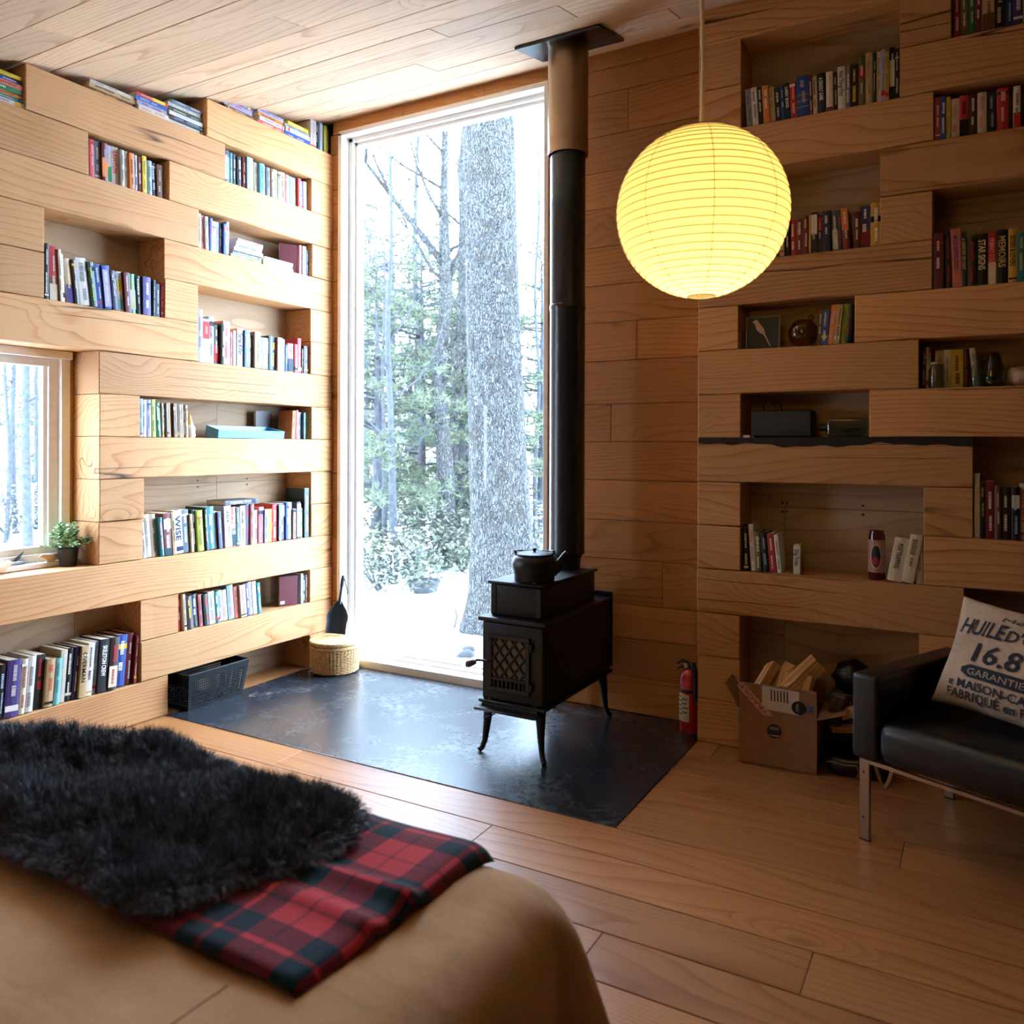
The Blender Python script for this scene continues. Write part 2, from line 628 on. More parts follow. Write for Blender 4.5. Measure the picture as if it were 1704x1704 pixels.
# timber that closes the wall above the books, under the ceiling, behind the camera
RE = XR
right_courses = {
    0: [(-1.113, -0.917), (-0.195, 1.2), (1.2, RE)],
    1: [(-1.113, -0.917), (-0.195, 0.9), (0.9, RE)],
    2: [(-1.113, -0.917), (-0.195, -0.034), (0.75, RE)],
    3: [(-1.113, -0.034), (0.75, RE)],
    4: [(-1.113, -0.915), (-0.179, 1.4), (1.4, RE)],
    5: [(-1.113, -0.915), (-0.179, -0.003), (0.62, RE)],
    6: [(-1.113, -0.003), (0.62, RE)],
    7: [(-1.113, -0.917), (-0.384, 1.5), (1.5, RE)],
    8: [(-1.113, -0.197), (0.55, RE)],
    9: [(-1.113, -0.928), (-0.442, 1.1), (1.1, RE)],
    10: [(-1.113, -0.149), (0.6, RE)],
    11: [(-1.113, -0.93), (-0.345, -0.149), (0.6, RE)],
    12: [(-1.113, -0.93), (-0.345, 1.0), (1.0, RE)],
    13: [(-1.113, -0.146), (0.5, RE)],
    14: [(-1.113, -0.918), (-0.272, 1.2), (1.2, RE)],
    15: [(-1.113, -0.918), (-0.272, -0.083), (0.6, RE)],
    16: [(-1.113, -0.083), (0.6, RE)],
}
for n, ts in right_courses.items():
    for a, b in ts:
        beam(wall_right, n, a, b)

# waney bark left on the upper edge of one timber
bm = bmesh.new()
pts, N = [], 46
for i in range(N + 1):
    s = -1.108 + (1.103) * i / N
    z = 6 * C + 0.168 + 0.007 * math.sin(i * 0.23) + 0.004 * math.sin(i * 0.61 + 1) + 0.003 * math.sin(i * 1.37 + 2)
    pts.append((s, z))
rowv = []
for s, z in pts:
    rowv.append([bm.verts.new((s, -0.007, z)), bm.verts.new((s, -0.009, z + 0.012)), bm.verts.new((s, -0.004, 7 * C + 0.001)), bm.verts.new((s, 0.03, 7 * C + 0.002)), bm.verts.new((s, 0.02, z + 0.01))])
for a, b in zip(rowv, rowv[1:]):
    for q in range(5):
        bm.faces.new((a[q], a[(q + 1) % 5], b[(q + 1) % 5], b[q]))
bm.faces.new(rowv[0])
bm.faces.new(rowv[-1])
obj('bark_strip', mesh(bm, 'bark_strip', True, 30), wall_right, M['bark_edge'])


def back_panels(parent, s0, s1, z0, z1, dep, joints_s=()):
    """plywood lining behind the niches, sheet by sheet, leaving openings to the caller"""
    z = z0
    while z < z1 - 0.01:
        zz = min(z + 0.61, z1)
        xs = [s0] + [j for j in joints_s if s0 < j < s1] + [s1]
        for a, b in zip(xs, xs[1:]):
            bm = bmesh.new()
            bm_box(bm, (-(b - a) / 2 + 0.001, 0, -(zz - z) / 2 + 0.001), ((b - a) / 2 - 0.001, 0.02, (zz - z) / 2 - 0.001))
            o = obj('back_panel', mesh(bm, 'back_panel'), parent, M['plywood'])
            o.location = ((a + b) / 2, dep, (z + zz) / 2)
        z = zz


back_panels(wall_left, 2.36, YW + 0.05, -0.03, 1.15, 0.205, (3.2,))
back_panels(wall_left, 2.36, YW + 0.05, 1.15, 1.81, 0.205, (3.2,))
back_panels(wall_left, YB, 1.74, 0.0, 1.81, 0.205)
back_panels(wall_left, 1.74, 2.36, 0.0, 0.70, 0.205)
back_panels(wall_left, YB, YW + 0.05, 1.81, 3.5, 0.205, (0.0, 2.2))
back_panels(wall_right, -1.11, XR, 0.0, 1.08, 0.212, (-0.765, 0.9))
back_panels(wall_right, -1.11, XR, 1.08, 3.6, 0.212, (0.4,))
# nail heads along a sheet joint
for par, dep, spots in ((wall_left, 0.2035, [(2.70, 1.13), (2.70, 1.165), (3.07, 1.13), (3.07, 1.165), (3.42, 1.13), (3.42, 1.165), (2.30, 2.24), (2.30, 2.19)]),
                        (wall_right, 0.2105, [(-0.775, 1.06), (-0.755, 1.06), (-0.775, 1.10), (-0.755, 1.10), (-0.43, 1.06), (-0.43, 1.10)])):
    for s, z in spots:
        lathe('nail_head', [(0, 0.003), (0.004, 0.0025), (0.0055, 0)], M['nail'], par, 8, Matrix.Translation((s, dep, z)) @ Matrix.Rotation(PI / 2, 4, 'X'))

# ------------------------------------------------------------------ plank wall with the tall window
wall_back = empty('wall_back', (0, YW, 0), 0, label='horizontal oak plank wall around the tall window', kind='structure')
WX0, WX1, WZ0, WZ1 = -3.477, -2.019, 0.045, 3.325
zs = [0.0, 0.185, 0.378, 0.55, 0.78, 0.98, 1.186, 1.385, 1.58, 1.804, 2.005, 2.20, 2.40, 2.60, 2.79, 2.98, 3.2, 3.325, 3.6]
pj = {15: -1.55, 9: -1.50, 7: -1.64, 3: -1.36, 12: -1.85, 5: -1.95, 17: -2.62, 1: -1.75}


def wplank(x0, x1, z0, z1):
    bm = bmesh.new()
    L, hh = x1 - x0, z1 - z0
    bm_box(bm, (-L / 2 + 0.0007, rng.uniform(-0.0015, 0.0015), -hh / 2 + 0.0014), (L / 2 - 0.0007, 0.022, hh / 2 - 0.0014), 0.0012)
    o = obj('wall_plank', mesh(bm, 'wall_plank'), wall_back, M['plank'])
    o.location = ((x0 + x1) / 2, 0, (z0 + z1) / 2)


for i, (z0, z1) in enumerate(zip(zs, zs[1:])):
    if z0 >= WZ1 - 0.01:
        for a, b in ((XL, -2.99), (-2.99, -2.42), (-2.42, -1.75), (-1.75, -1.09)):
            wplank(a, b, z0, z1)
        continue
    wplank(XL - 0.02, WX0, z0, z1)
    xs = [WX1, pj[i], -1.09] if i in pj else [WX1, -1.09]
    for a, b in zip(xs, xs[1:]):
        wplank(a, b, z0, z1)
# solid wall behind the planks (outer shell)
for lo, hi in (((XL - 0.3, 0.03, -0.4), (WX0 - 0.012, 0.22, 3.7)), ((WX1 + 0.012, 0.03, -0.4), (-1.0, 0.22, 3.7)), ((WX0 - 0.012, 0.03, WZ1 + 0.012), (WX1 + 0.012, 0.22, 3.7)),
               ((WX0 - 0.012, 0.03, -0.4), (WX1 + 0.012, 0.22, WZ0 - 0.02)), ((-1.0, 0.03, -0.4), (XR + 0.2, 0.22, 4.0))):
    box('wall_core', lo, hi, M['nail'], wall_back)

# tall fixed window
window_1 = empty('window_1', (0, YW, 0), 0, label='tall fixed window in a pale pine frame looking out on snowy woods', kind='structure')
J = 0.15
gy = 0.125
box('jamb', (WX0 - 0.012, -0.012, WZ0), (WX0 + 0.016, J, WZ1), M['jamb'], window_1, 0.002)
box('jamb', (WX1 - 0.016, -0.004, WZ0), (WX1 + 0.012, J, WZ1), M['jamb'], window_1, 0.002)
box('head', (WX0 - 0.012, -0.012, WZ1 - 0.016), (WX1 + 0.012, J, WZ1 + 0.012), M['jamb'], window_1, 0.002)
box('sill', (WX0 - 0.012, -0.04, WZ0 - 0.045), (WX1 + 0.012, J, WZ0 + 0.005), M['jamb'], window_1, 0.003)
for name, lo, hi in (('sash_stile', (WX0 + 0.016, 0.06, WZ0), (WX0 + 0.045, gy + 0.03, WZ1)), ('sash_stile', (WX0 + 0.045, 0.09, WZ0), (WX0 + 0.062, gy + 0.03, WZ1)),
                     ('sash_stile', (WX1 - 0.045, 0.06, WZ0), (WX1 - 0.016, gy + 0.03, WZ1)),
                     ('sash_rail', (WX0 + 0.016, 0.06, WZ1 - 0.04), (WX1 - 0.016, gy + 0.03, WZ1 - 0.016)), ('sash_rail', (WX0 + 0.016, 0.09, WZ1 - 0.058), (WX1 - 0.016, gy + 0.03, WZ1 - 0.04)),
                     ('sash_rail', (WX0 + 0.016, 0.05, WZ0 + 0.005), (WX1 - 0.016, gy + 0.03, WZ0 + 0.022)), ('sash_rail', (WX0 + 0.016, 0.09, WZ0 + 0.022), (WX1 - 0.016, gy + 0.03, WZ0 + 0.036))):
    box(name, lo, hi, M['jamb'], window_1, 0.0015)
box('pane', (WX0 + 0.05, gy, WZ0 + 0.02), (WX1 - 0.03, gy + 0.006, WZ1 - 0.045), M['glass'], window_1)

# small window in the timber wall
window_2 = empty('window_2', (XL, 0, 0), PI / 2, label='small casement window with pine frame above the timber sill', kind='structure')
M['ochre'] = plain('ochre_foam', 'b58a3a', 0.85, var=0.3, vscale=60, bump=0.5)
A0, A1 = 1.75, 2.348
for a, b, s in ((A0, A0 + 0.02, 1), (A1 - 0.021, A1, -1)):
    box('liner_strip', (a, 0.20, 0.80), (b, 0.26, 1.80), M['ochre'], window_2, 0.001)
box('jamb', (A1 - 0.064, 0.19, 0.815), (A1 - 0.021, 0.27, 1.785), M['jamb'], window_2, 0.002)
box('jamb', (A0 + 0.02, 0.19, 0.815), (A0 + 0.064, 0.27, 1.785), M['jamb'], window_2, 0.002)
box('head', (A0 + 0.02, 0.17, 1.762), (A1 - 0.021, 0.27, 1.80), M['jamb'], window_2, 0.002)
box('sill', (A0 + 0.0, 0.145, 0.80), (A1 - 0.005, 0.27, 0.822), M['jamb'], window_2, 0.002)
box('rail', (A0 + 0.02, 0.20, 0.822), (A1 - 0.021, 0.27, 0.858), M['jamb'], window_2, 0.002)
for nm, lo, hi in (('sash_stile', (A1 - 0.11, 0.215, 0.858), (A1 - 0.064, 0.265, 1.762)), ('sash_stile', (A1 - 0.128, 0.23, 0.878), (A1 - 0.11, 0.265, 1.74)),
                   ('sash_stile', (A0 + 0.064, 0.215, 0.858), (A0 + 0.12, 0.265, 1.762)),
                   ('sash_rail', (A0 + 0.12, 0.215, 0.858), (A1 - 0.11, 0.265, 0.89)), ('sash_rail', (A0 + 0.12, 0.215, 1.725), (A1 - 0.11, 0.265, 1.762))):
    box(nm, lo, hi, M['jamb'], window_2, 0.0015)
box('pane', (A0 + 0.11, 0.245, 0.88), (A1 - 0.115, 0.25, 1.735), M['glass'], window_2)

# ------------------------------------------------------------------ walls out of view
wall_near = empty('wall_near', (0, YB, 0), 0, label='unseen plank wall behind the camera, darkened to cut bounce light', kind='structure')
box('wall_panel', (XL - 0.3, -0.15, -0.1), (XR + 0.2, 0, 2.3), M['unseen_dark'], wall_near)
wall_side = empty('wall_side', (XR, 0, 0), 0, label='unseen plank wall on the sofa side, darkened to cut bounce light', kind='structure')
box('wall_panel', (0, YB, -0.1), (0.15, YW + 0.2, 4.0), M['unseen_dark'], wall_side)
# outer shell of the timber wall
for lo, hi in (((YB - 0.15, 0.23, -0.4), (A0, 0.29, 3.8)), ((A1, 0.23, -0.4), (YW + 0.1, 0.29, 3.8)), ((A0, 0.23, -0.4), (A1, 0.29, 0.8)), ((A0, 0.23, 1.8), (A1, 0.29, 3.8))):
    box('wall_core', lo, hi, M['nail'], wall_left)

# ------------------------------------------------------------------ books
PAL = dict(white='f2efe6', cream='e6d9bd', tan='c9a877', black='16161b', navy='1c2450', blue='2f55a8', ltblue='a9c8e8', teal='1f7a80', aqua='7cc8c4',
           green='2f7a4a', dkgreen='12382c', lime='b9c850', yellow='e8c628', orange='e0803a', red='c02a24', maroon='6a1c28', dkred='7a1a1a', pink='e58c90',
           salmon='e07a62', purple='4a3a80', lav='b8b4dc', grey='8c9096', slate='56697a', brown='6b4428', olive='6e6a30', magenta='b03070', royal='184a9c', palegrey='c9c9c4', mint='58b48c', gold='d9a53a', rose='d85a5c', dkteal='164048', dkbrown='38241c')
CNAME = dict(white='white', cream='cream', tan='tan', black='black', navy='navy', blue='blue', ltblue='pale blue', teal='teal', aqua='aqua', green='green', dkgreen='dark green',
             lime='lime green', yellow='yellow', orange='orange', red='red', maroon='maroon', dkred='dark red', pink='pink', salmon='salmon', purple='purple', lav='lavender', grey='grey',
             slate='slate blue', brown='brown', olive='olive', magenta='magenta', royal='royal blue', palegrey='pale grey', mint='mint green', gold='gold', rose='rose red', dkteal='dark teal', dkbrown='dark brown')
DARK = set('black navy blue teal green dkgreen red maroon dkred purple slate brown olive magenta royal dkteal dkbrown rose'.split())
ORD = ['', 'first', 'second', 'third', 'fourth', 'fifth', 'sixth', 'seventh', 'eighth', 'ninth', 'tenth', 'eleventh', 'twelfth', 'thirteenth', 'fourteenth', 'fifteenth', 'sixteenth',
       'seventeenth', 'eighteenth', 'nineteenth', 'twentieth'] + ['twenty-' + x for x in 'first second third fourth fifth sixth seventh eighth ninth'.split()] + ['thirtieth'] + ['thirty-' + x for x in 'first second third fourth fifth sixth seventh eighth ninth'.split()]
M['cover'] = colored('book_cover', 0.42, 0.45)
M['print'] = colored('print_ink', 0.6, 0.2, 0.0)
M['pages'] = plain('book_pages', 'd8c9a8', 0.9, var=0.12, vscale=90)
FRAME = {'L': Matrix.Translation((XL, 0, 0)) @ Matrix.Rotation(PI / 2, 4, 'Z'), 'R': Matrix.Translation((0, YS, 0))}
brng = random.Random(5)


def book_cover_mesh(w, h, d, hard):
    t = 0.0025 if hard else 0.0012
    b = min(0.0035, w * 0.2) if hard else min(0.0012, w * 0.1)
    t = min(t, w * 0.2)
    outer = [(0, d), (0, b)] + [(w * f, b * (1 - math.sin(PI * f)) * 0.9) for f in (0.15, 0.5, 0.85)] + [(w, b), (w, d)]
    inner = [(w - t, d), (w - t, b + t), (t, b + t), (t, d)]
    poly = outer + inner
    bm = bmesh.new()
    bm_prism(bm, poly, 0, h)
    return mesh(bm, 'book_cover')


def make_book(mat4, w, h, d, colr, label, group, title=None, tcol=None, hard=None, bands=None, dashes=True, tfrac=(0.12, 0.7)):
    hard = (w > 0.02 and brng.random() < 0.6) if hard is None else hard
    o = obj('book', book_cover_mesh(w, h, d, hard), None, M['cover'], label=label, cat='book', group=group)
    o.matrix_world = mat4
    base = lin(PAL.get(colr, colr))
    j = brng.uniform(0.66, 0.82)
    o.color = (min(1, base[0] * j), min(1, base[1] * j), min(1, base[2] * j), 1)
    t = 0.0025 if hard else 0.0012
    t = min(t, w * 0.2)
    ins = 0.003 if hard else 0.0003
    p = box('pages', (t, 0.004 + t, ins), (w - t, d - ins - 0.001, h - ins), M['pages'], o)
    contrast = 'f0e9d6' if colr in DARK else '2a2730'
    if bands is None and brng.random() < 0.35:
        bands = [(brng.choice((0.06, 0.1, 0.8, 0.86)), brng.choice((0.03, 0.05, 0.1)), brng.choice(['gold', 'white', 'black', 'red', 'navy', 'cream']))]
    for z0, hh, bc in bands or ():
        q = 0.0004
        f0 = max(0.001, w * 0.03)
        bo = obj('spine_band', pydata([(f0, -q, h * z0), (w - f0, -q, h * z0), (w - f0, -q, h * (z0 + hh)), (f0, -q, h * (z0 + hh)), (f0, 0.002, h * z0), (w - f0, 0.002, h * z0), (w - f0, 0.002, h * (z0 + hh)), (f0, 0.002, h * (z0 + hh))],
                                      [(0, 1, 2, 3), (0, 4, 5, 1), (3, 2, 6, 7)], 'spine_band'), o, M['print'])
        bo.color = (*[q_ * 0.75 for q_ in lin(PAL[bc])], 1)
    ink = tcol or contrast
    ink = PAL.get(ink, ink)
    if title:
        f0, f1 = tfrac
        vs, fs = text_geo(title, True)
        tw = max(v_[0] for v_ in vs)
        th = min(w * 0.62, (f1 - f0) * h / tw * 1.7)
        cx = w / 2 - th / 2
        lettering(title, lambda x, y: (cx + y, -0.0009, h * (1 - f0) - x), o, M['print'], width=(f1 - f0) * h, height=th, bold=True, color=ink)
    elif dashes and w > 0.009:
        # worn, unreadable lettering: short printed strokes
        vs, fs = [], []
        zt = h * brng.uniform(0.08, 0.2)
        for seg in range(2):
            lw = w * brng.uniform(0.22, 0.4)
            cx = w * brng.uniform(0.42, 0.58)
            ze = zt + h * brng.uniform(0.15, 0.4)
            while zt < min(ze, h * 0.88):
                dz = brng.uniform(0.0025, 0.006)
                k0 = len(vs)
                vs += [(cx - lw / 2, -0.0008, h - zt), (cx + lw / 2, -0.0008, h - zt), (cx + lw / 2, -0.0008, h - zt - dz), (cx - lw / 2, -0.0008, h - zt - dz)]
                fs.append((k0, k0 + 1, k0 + 2, k0 + 3))
                zt += dz + brng.uniform(0.0012, 0.003)
            zt += h * brng.uniform(0.05, 0.15)
            if zt > h * 0.7:
                break
        if vs:
            l_ = obj('lettering', pydata(vs, fs, 'lettering'), o, M['print'], kind='stuff')
            a = brng.uniform(0.55, 0.95)
            ik = lin(ink)
            if brng.random() < 0.25:
                ik = lin(PAL[brng.choice(['gold', 'red', 'yellow', 'ltblue', 'white'])])
            bc_ = o.color
            l_.color = tuple(ik[i] * a + bc_[i] * (1 - a) for i in range(3)) + (1,)
    return o


def parse(spec):
    out = []
    for tok in spec.strip().split(';'):
        tok = tok.strip()
        if not tok:
            continue
        q = tok.split('|')
        f = q[0].split()
        out.append(dict(w=float(f[0]), h=float(f[1]), c=f[2], lean=float(f[3]) if len(f) > 3 else None, title=q[1] if len(q) > 1 and q[1] else None, tcol=q[2] if len(q) > 2 and q[2] else None,
                        bands=[(float(b.split(',')[0]), float(b.split(',')[1]), b.split(',')[2]) for b in q[3].split('/')] if len(q) > 3 else None))
    return out


def shelf_row(fr, s0, s1, z, spec, where, lean=0.0, depth=0.15, ordinal0=1, rec=(0.006, 0.03), hs=1.0):
    """books standing side by side from s0 to s1; weights are scaled to fill the span"""
    bs = parse(spec)
    gaps = sum(b['w'] for b in bs)
    k = (s1 - s0) / gaps
    s = s0
    nb = ordinal0
    prev_t, prev_h = None, 1
    for b in bs:
        a = math.radians(b['lean'] if b['lean'] is not None else lean)
        step = b['w'] * k
        if b['c'] == 'gap':
            s += step
            prev_t = None
            continue
        ta = math.tan(a)
        if prev_t is not None and ta > prev_t:
            s += min(prev_h, b['h'] / 100 * hs) * (ta - prev_t)
        w = step * math.cos(a) - 0.0006
        h = b['h'] / 100 * hs
        d = min(depth, max(0.10, h * 0.7))
        dep = brng.uniform(*rec)
        if a >= 0:
            x, zz = s, z
        else:
            x, zz = s + w * math.sin(-a) * math.tan(-a), z + w * math.sin(-a)
        m4 = FRAME[fr] @ Matrix.Translation((x, dep, zz + 0.0012)) @ Matrix.Rotation(-a, 4, 'Y')
        cn = CNAME[b['c']]
        lb = '%s book, %s from left in %s' % (cn, ORD[nb], where)
        make_book(m4, w, h, d, b['c'], lb, 'books in ' + where, b['title'], b['tcol'], bands=b['bands'])
        nb += 1
        s += step
        prev_t, prev_h = ta, h
    return nb


def shelf_stack(fr, s_right, z, spec, where, depth=0.15, rec=0.01):
    """books lying flat, bottom first; w = thickness in cm, h = length in cm"""
    zz = z + 0.001
    n = 0
    bs = parse(spec)
    for b in bs:
        w, h = b['w'] / 100, b['h'] / 100
        sr = s_right + brng.uniform(-0.008, 0.008)
        m4 = FRAME[fr] @ Matrix.Translation((sr, rec + brng.uniform(0, 0.012), zz)) @ Matrix.Rotation(-PI / 2, 4, 'Y')
        n += 1
        pos = 'bottom' if n == 1 else ('top' if n == len(bs) else ORD[n] + ' up')
        lb = '%s flat book, %s in the stack %s' % (CNAME[b['c']], pos, where) if len(bs) > 1 else '%s book lying flat %s' % (CNAME[b['c']], where)
        make_book(m4, w, h, min(depth, h * 0.7), b['c'], lb, 'books stacked ' + where, b['title'], b['tcol'], hard=False, bands=b['bands'])
        zz += w + 0.0008


def face_book(fr, s_right, z, w, h, d, colr, label, group, yaw=80, tilt=0, dep=0.03):
    """book turned so that its cover shows; s_right is where the spine stands"""
    m4 = FRAME[fr] @ Matrix.Translation((s_right, dep, z + 0.001)) @ Matrix.Rotation(math.radians(yaw), 4, 'Z') @ Matrix.Rotation(math.radians(tilt), 4, 'X')
    return make_book(m4, w, h, d, colr, label, group, dashes=True)


# ---- timber wall with the small window
shelf_row('L', 1.905, 2.552, 1 * C, '''2.2 23 black||red;5.2 24 purple;2.4 23.5 cream||dkred;3.2 24 white;4 23.5 black;3.4 21 tan;2.6 20.5 aqua;2.6 23.5 cream||red;2.8 23.5 black;2.2 23.5 navy;
  2.8 23.5 tan|OVERMAN|black;2.8 24.2 white;2.4 24.2 ltblue;4.2 24.5 black|SKELETON CREW|white;4 24.5 dkbrown||white|0.05,0.4,cream;4.6 24.5 royal|||0.72,0.1,yellow;3.4 24.5 maroon||white;1.4 23 dkred''',
          'the low niche under the small window', lean=-4.5, depth=0.165)
shelf_row('L', 2.797, 3.345, 2 * C, '''1.6 19 red 1;1.2 19 cream 4;3 17.2 dkbrown 6;3.2 17.5 black;1.8 17 pink;2.4 16.8 dkgreen;3 17.6 white;2.2 17 teal;2.6 17 lav;2.4 17 cream;3.2 19 ltblue;2.4 17.6 salmon;
  3 18 cream||red;2.4 18.6 purple;1.8 18.8 lav;2.2 18.6 white;2 17.6 teal''', 'the niche above the shovel-side timber', lean=5, depth=0.125)
b_ = face_book('L', 3.652, 2 * C, 0.022, 0.175, 0.118, 'maroon', 'maroon paperback showing its back cover at the end of its niche', 'books in the niche above the shovel-side timber', yaw=70, tilt=0, dep=0.02)
bo = obj('barcode_label', pydata([(-0.0006, 0.085, 0.012), (-0.0006, 0.112, 0.012), (-0.0006, 0.112, 0.03), (-0.0006, 0.085, 0.03)], [(0, 1, 2, 3)], 'barcode_label'), b_, M['print'])
bo.color = (0.8, 0.78, 0.7, 1)
shelf_row('L', 3.675, 3.728, 2 * C, '1.4 18 ltblue;1.6 16.5 black;1.2 17 brown', 'the far end beside the maroon paperback', depth=0.12)

shelf_row('L', 2.59, 3.735, 4 * C, '''1.8 18 palegrey 5;3.6 21.5 cream 5;3.2 21.3 cream 5;2.2 19.6 teal 5||pink;4 21.5 dkred||cream|0.62,0.24,cream/0.0,0.16,dkteal;2 21.5 tan;4.6 22.4 white|WISE|navy;4 22.3 slate||white;1.4 20 tan;2.2 22 dkgreen;
  3.6 21.5 lime||olive;2 21.7 black||lime;4.6 23 teal;1.2 20.5 white;2.2 20 navy;1.8 18.5 rose;4.2 22.8 white 3;3 22 salmon 2|TIES|white|0.02,0.5,dkteal;2.2 21.6 dkgreen 2||white;3.4 22.3 cream 1;2.6 22.8 navy 0||white;2 22.6 pink 0;
  1.6 17 mint 0;2.8 19 cream 0;3.2 20.6 pink 0;2.2 19 ltblue 0;3.4 19 yellow 0|||0.35,0.25,gold;3.6 21.6 red 0;1.8 21 slate 0;4 21.6 black 0|||0.65,0.3,white;2.4 22 blue 0||white;2.2 22 white 0||navy;2.6 18 brown 0;3 22 black 0|||0.05,0.9,lav;1.2 18 green 0;1.4 20.5 dkred 0;3.4 30 dkgreen 0''',
          'the two-course niche level with the plant', lean=4, depth=0.16)
shelf_stack('L', 3.335, 4 * C + 0.232, '2.4 24 black', 'on the upright books level with the plant', depth=0.15)

nb = shelf_row('L', 2.565, 2.686, 7 * C, '1.4 18.6 ltblue 0;2.6 18.2 palegrey 0;2 18.4 lav 1;1.8 18.6 lime 2;2.4 17 green 4', 'the niche with the blue tray', depth=0.14)
nb = shelf_row('L', 2.69, 2.855, 7 * C, ';'.join('%s %s %s 2' % (w, h, c) for w, h, c in zip([1.2, 1, 1.4, .9, 1.2, 1.1, 1.3, 1, 1.2, .9, 1.3, 1.1, 1, 1.4], [17.4, 17.2, 17.4, 17.1, 17.3, 17, 17.2, 17.1, 17, 17.2, 16.9, 17, 16.9, 16.8],
               'tan cream brown palegrey tan cream brown tan cream dkbrown tan cream brown tan'.split())), 'the niche with the blue tray', ordinal0=nb, depth=0.14)
face_book('L', 3.560, 7 * C, 0.02, 0.165, 0.12, 'dkbrown', 'dark book showing its cover behind the blue tray', 'books in the niche with the blue tray', yaw=86, dep=0.145)
shelf_row('L', 3.585, 3.70, 7 * C, '2.6 16.8 orange -3;2.4 17.3 red -2;1 1 gap;3.6 16.2 lav 0;1.4 16 teal 0', 'the far end of the blue tray niche', depth=0.13)

shelf_row('L', 2.903, 3.725, 9 * C, '''3.2 27.5 lav;3.8 23 white|||0.55,0.4,red;3 25 palegrey;2.8 21 black|||0.06,0.4,red;2.4 22 dkbrown;3.8 24 salmon;1.8 18.5 pink;1.8 19.5 white;3.6 21 white|Serial Killer|navy;3 20.5 blue;2.8 18.5 black;3.6 20.5 tan||black;
  1.2 18 green;3.8 18 olive|||0.5,0.4,palegrey;2.6 19.6 dkteal||white;3 19.2 navy||lav;3.2 19.4 pink||slate;2.6 19 slate;1.8 15.8 blue;3.8 17 pink|||0.02,0.45,dkteal;2.4 17 red||white;2.6 21 red;1 15 dkbrown;3 16.8 black||palegrey''',
          'the niche next above the blue tray', depth=0.16)

shelf_row('L', 2.912, 3.125, 12 * C, '1.8 18 white 1;1.8 17.6 pink 2;1.6 17.4 cream 2;1 17 orange 1;1.6 17.5 blue 0;2.4 16.4 white 0||slate;1.6 16.6 ltblue 0;1.6 16.2 navy 0||white;2.2 16.4 blue 0;.8 17 dkred 0;1.6 18.6 lav 0', 'the niche with two flat stacks', depth=0.13)
shelf_stack('L', 3.36, 12 * C, '1.8 22 lime;1.8 21 slate||white;2 21 white||slate;1.8 19 lav;1.6 19 cream;1.6 18.5 lav', 'in the middle of the upper niche', depth=0.14)
shelf_stack('L', 3.60, 12 * C, '1.4 23.5 white;1.8 23 cream||slate;1.8 22.5 palegrey', 'beside the upright maroon book', depth=0.14)
face_book('L', 3.64, 12 * C, 0.028, 0.17, 0.11, 'maroon', 'maroon book with pale lettering at the end of its upper niche', 'books in the niche with two flat stacks', yaw=65, dep=0.02)
shelf_row('L', 3.655, 3.735, 12 * C, '1.8 17.5 pink;2.2 17.2 white;1.2 16 teal;1.6 15.6 navy||white', 'the far end beside the maroon lettered book', depth=0.12)

shelf_row('L', 2.095, 2.692, 10 * C, '''1.8 24.5 black 0;3.4 24 red 1.5|||0.0,0.3,cream/0.3,0.12,brown;1.2 23 cream 3;2 21.5 white 3;2.8 20 cream 6|||0,0.42,purple;2.2 20 dkbrown 6;4.4 21.5 white 7;3 20.5 dkgreen 7||lime;3 20.2 royal 7||white;3.4 20.2 blue 6|||0.05,0.85,lav;2 18.6 navy 6;1.8 18.6 dkbrown 5;2.4 19 white 5|||0.5,0.3,yellow/0.05,0.25,aqua;2.8 19 maroon 4||white;2.8 19 mint 3|||0.1,0.5,palegrey;2.6 18.6 dkgreen 3||white;3.8 18.8 purple 1||white;1.4 18.4 palegrey 1;1.2 18.2 dkteal 0;2.4 16.6 slate 0||white;1.4 17.4 red 0;1.6 17.4 black 0''',
          'the two-course niche over the small window', depth=0.16)
shelf_row('L', 2.297, 2.702, 13 * C, '''2 17.8 white;2.2 17.6 rose;3 17.6 slate;3 17.6 maroon|||0.1,0.5,orange;3 17.8 lav|||0.05,0.4,green;3.4 17.9 white|LAWTON|red;2.2 17.2 palegrey;2.6 17.5 cream;2.6 17.2 orange;2.4 17.2 ltblue;2 16.8 dkred;2.4 18 yellow;1 17.8 teal;2.6 16.9 ltblue;3 16.8 navy||white;3 16.6 brown''',
          'the niche highest above the small window', lean=1.5, depth=0.125)
shelf_row('L', 3.084, 3.722, 14 * C, '''3.4 17.6 navy|||0.1,0.7,ltblue;1.8 17.2 teal;2 17 dkteal||white;2.6 16.6 black;1.8 17 dkred;3.2 17.8 ltblue;2 17.4 white;2 17 cream;2.8 17.2 aqua;2 17.2 lav;2.2 17 grey;2 17 brown;2.4 17.5 lime;2 17.2 palegrey;2.8 17.8 gold;2.6 17.4 rose;2.2 17.2 aqua;2.2 17.2 lav;2 17.5 red;2.2 17 purple;2 17.2 white''',
          'the highest niche beside the tall window', lean=1, depth=0.125)
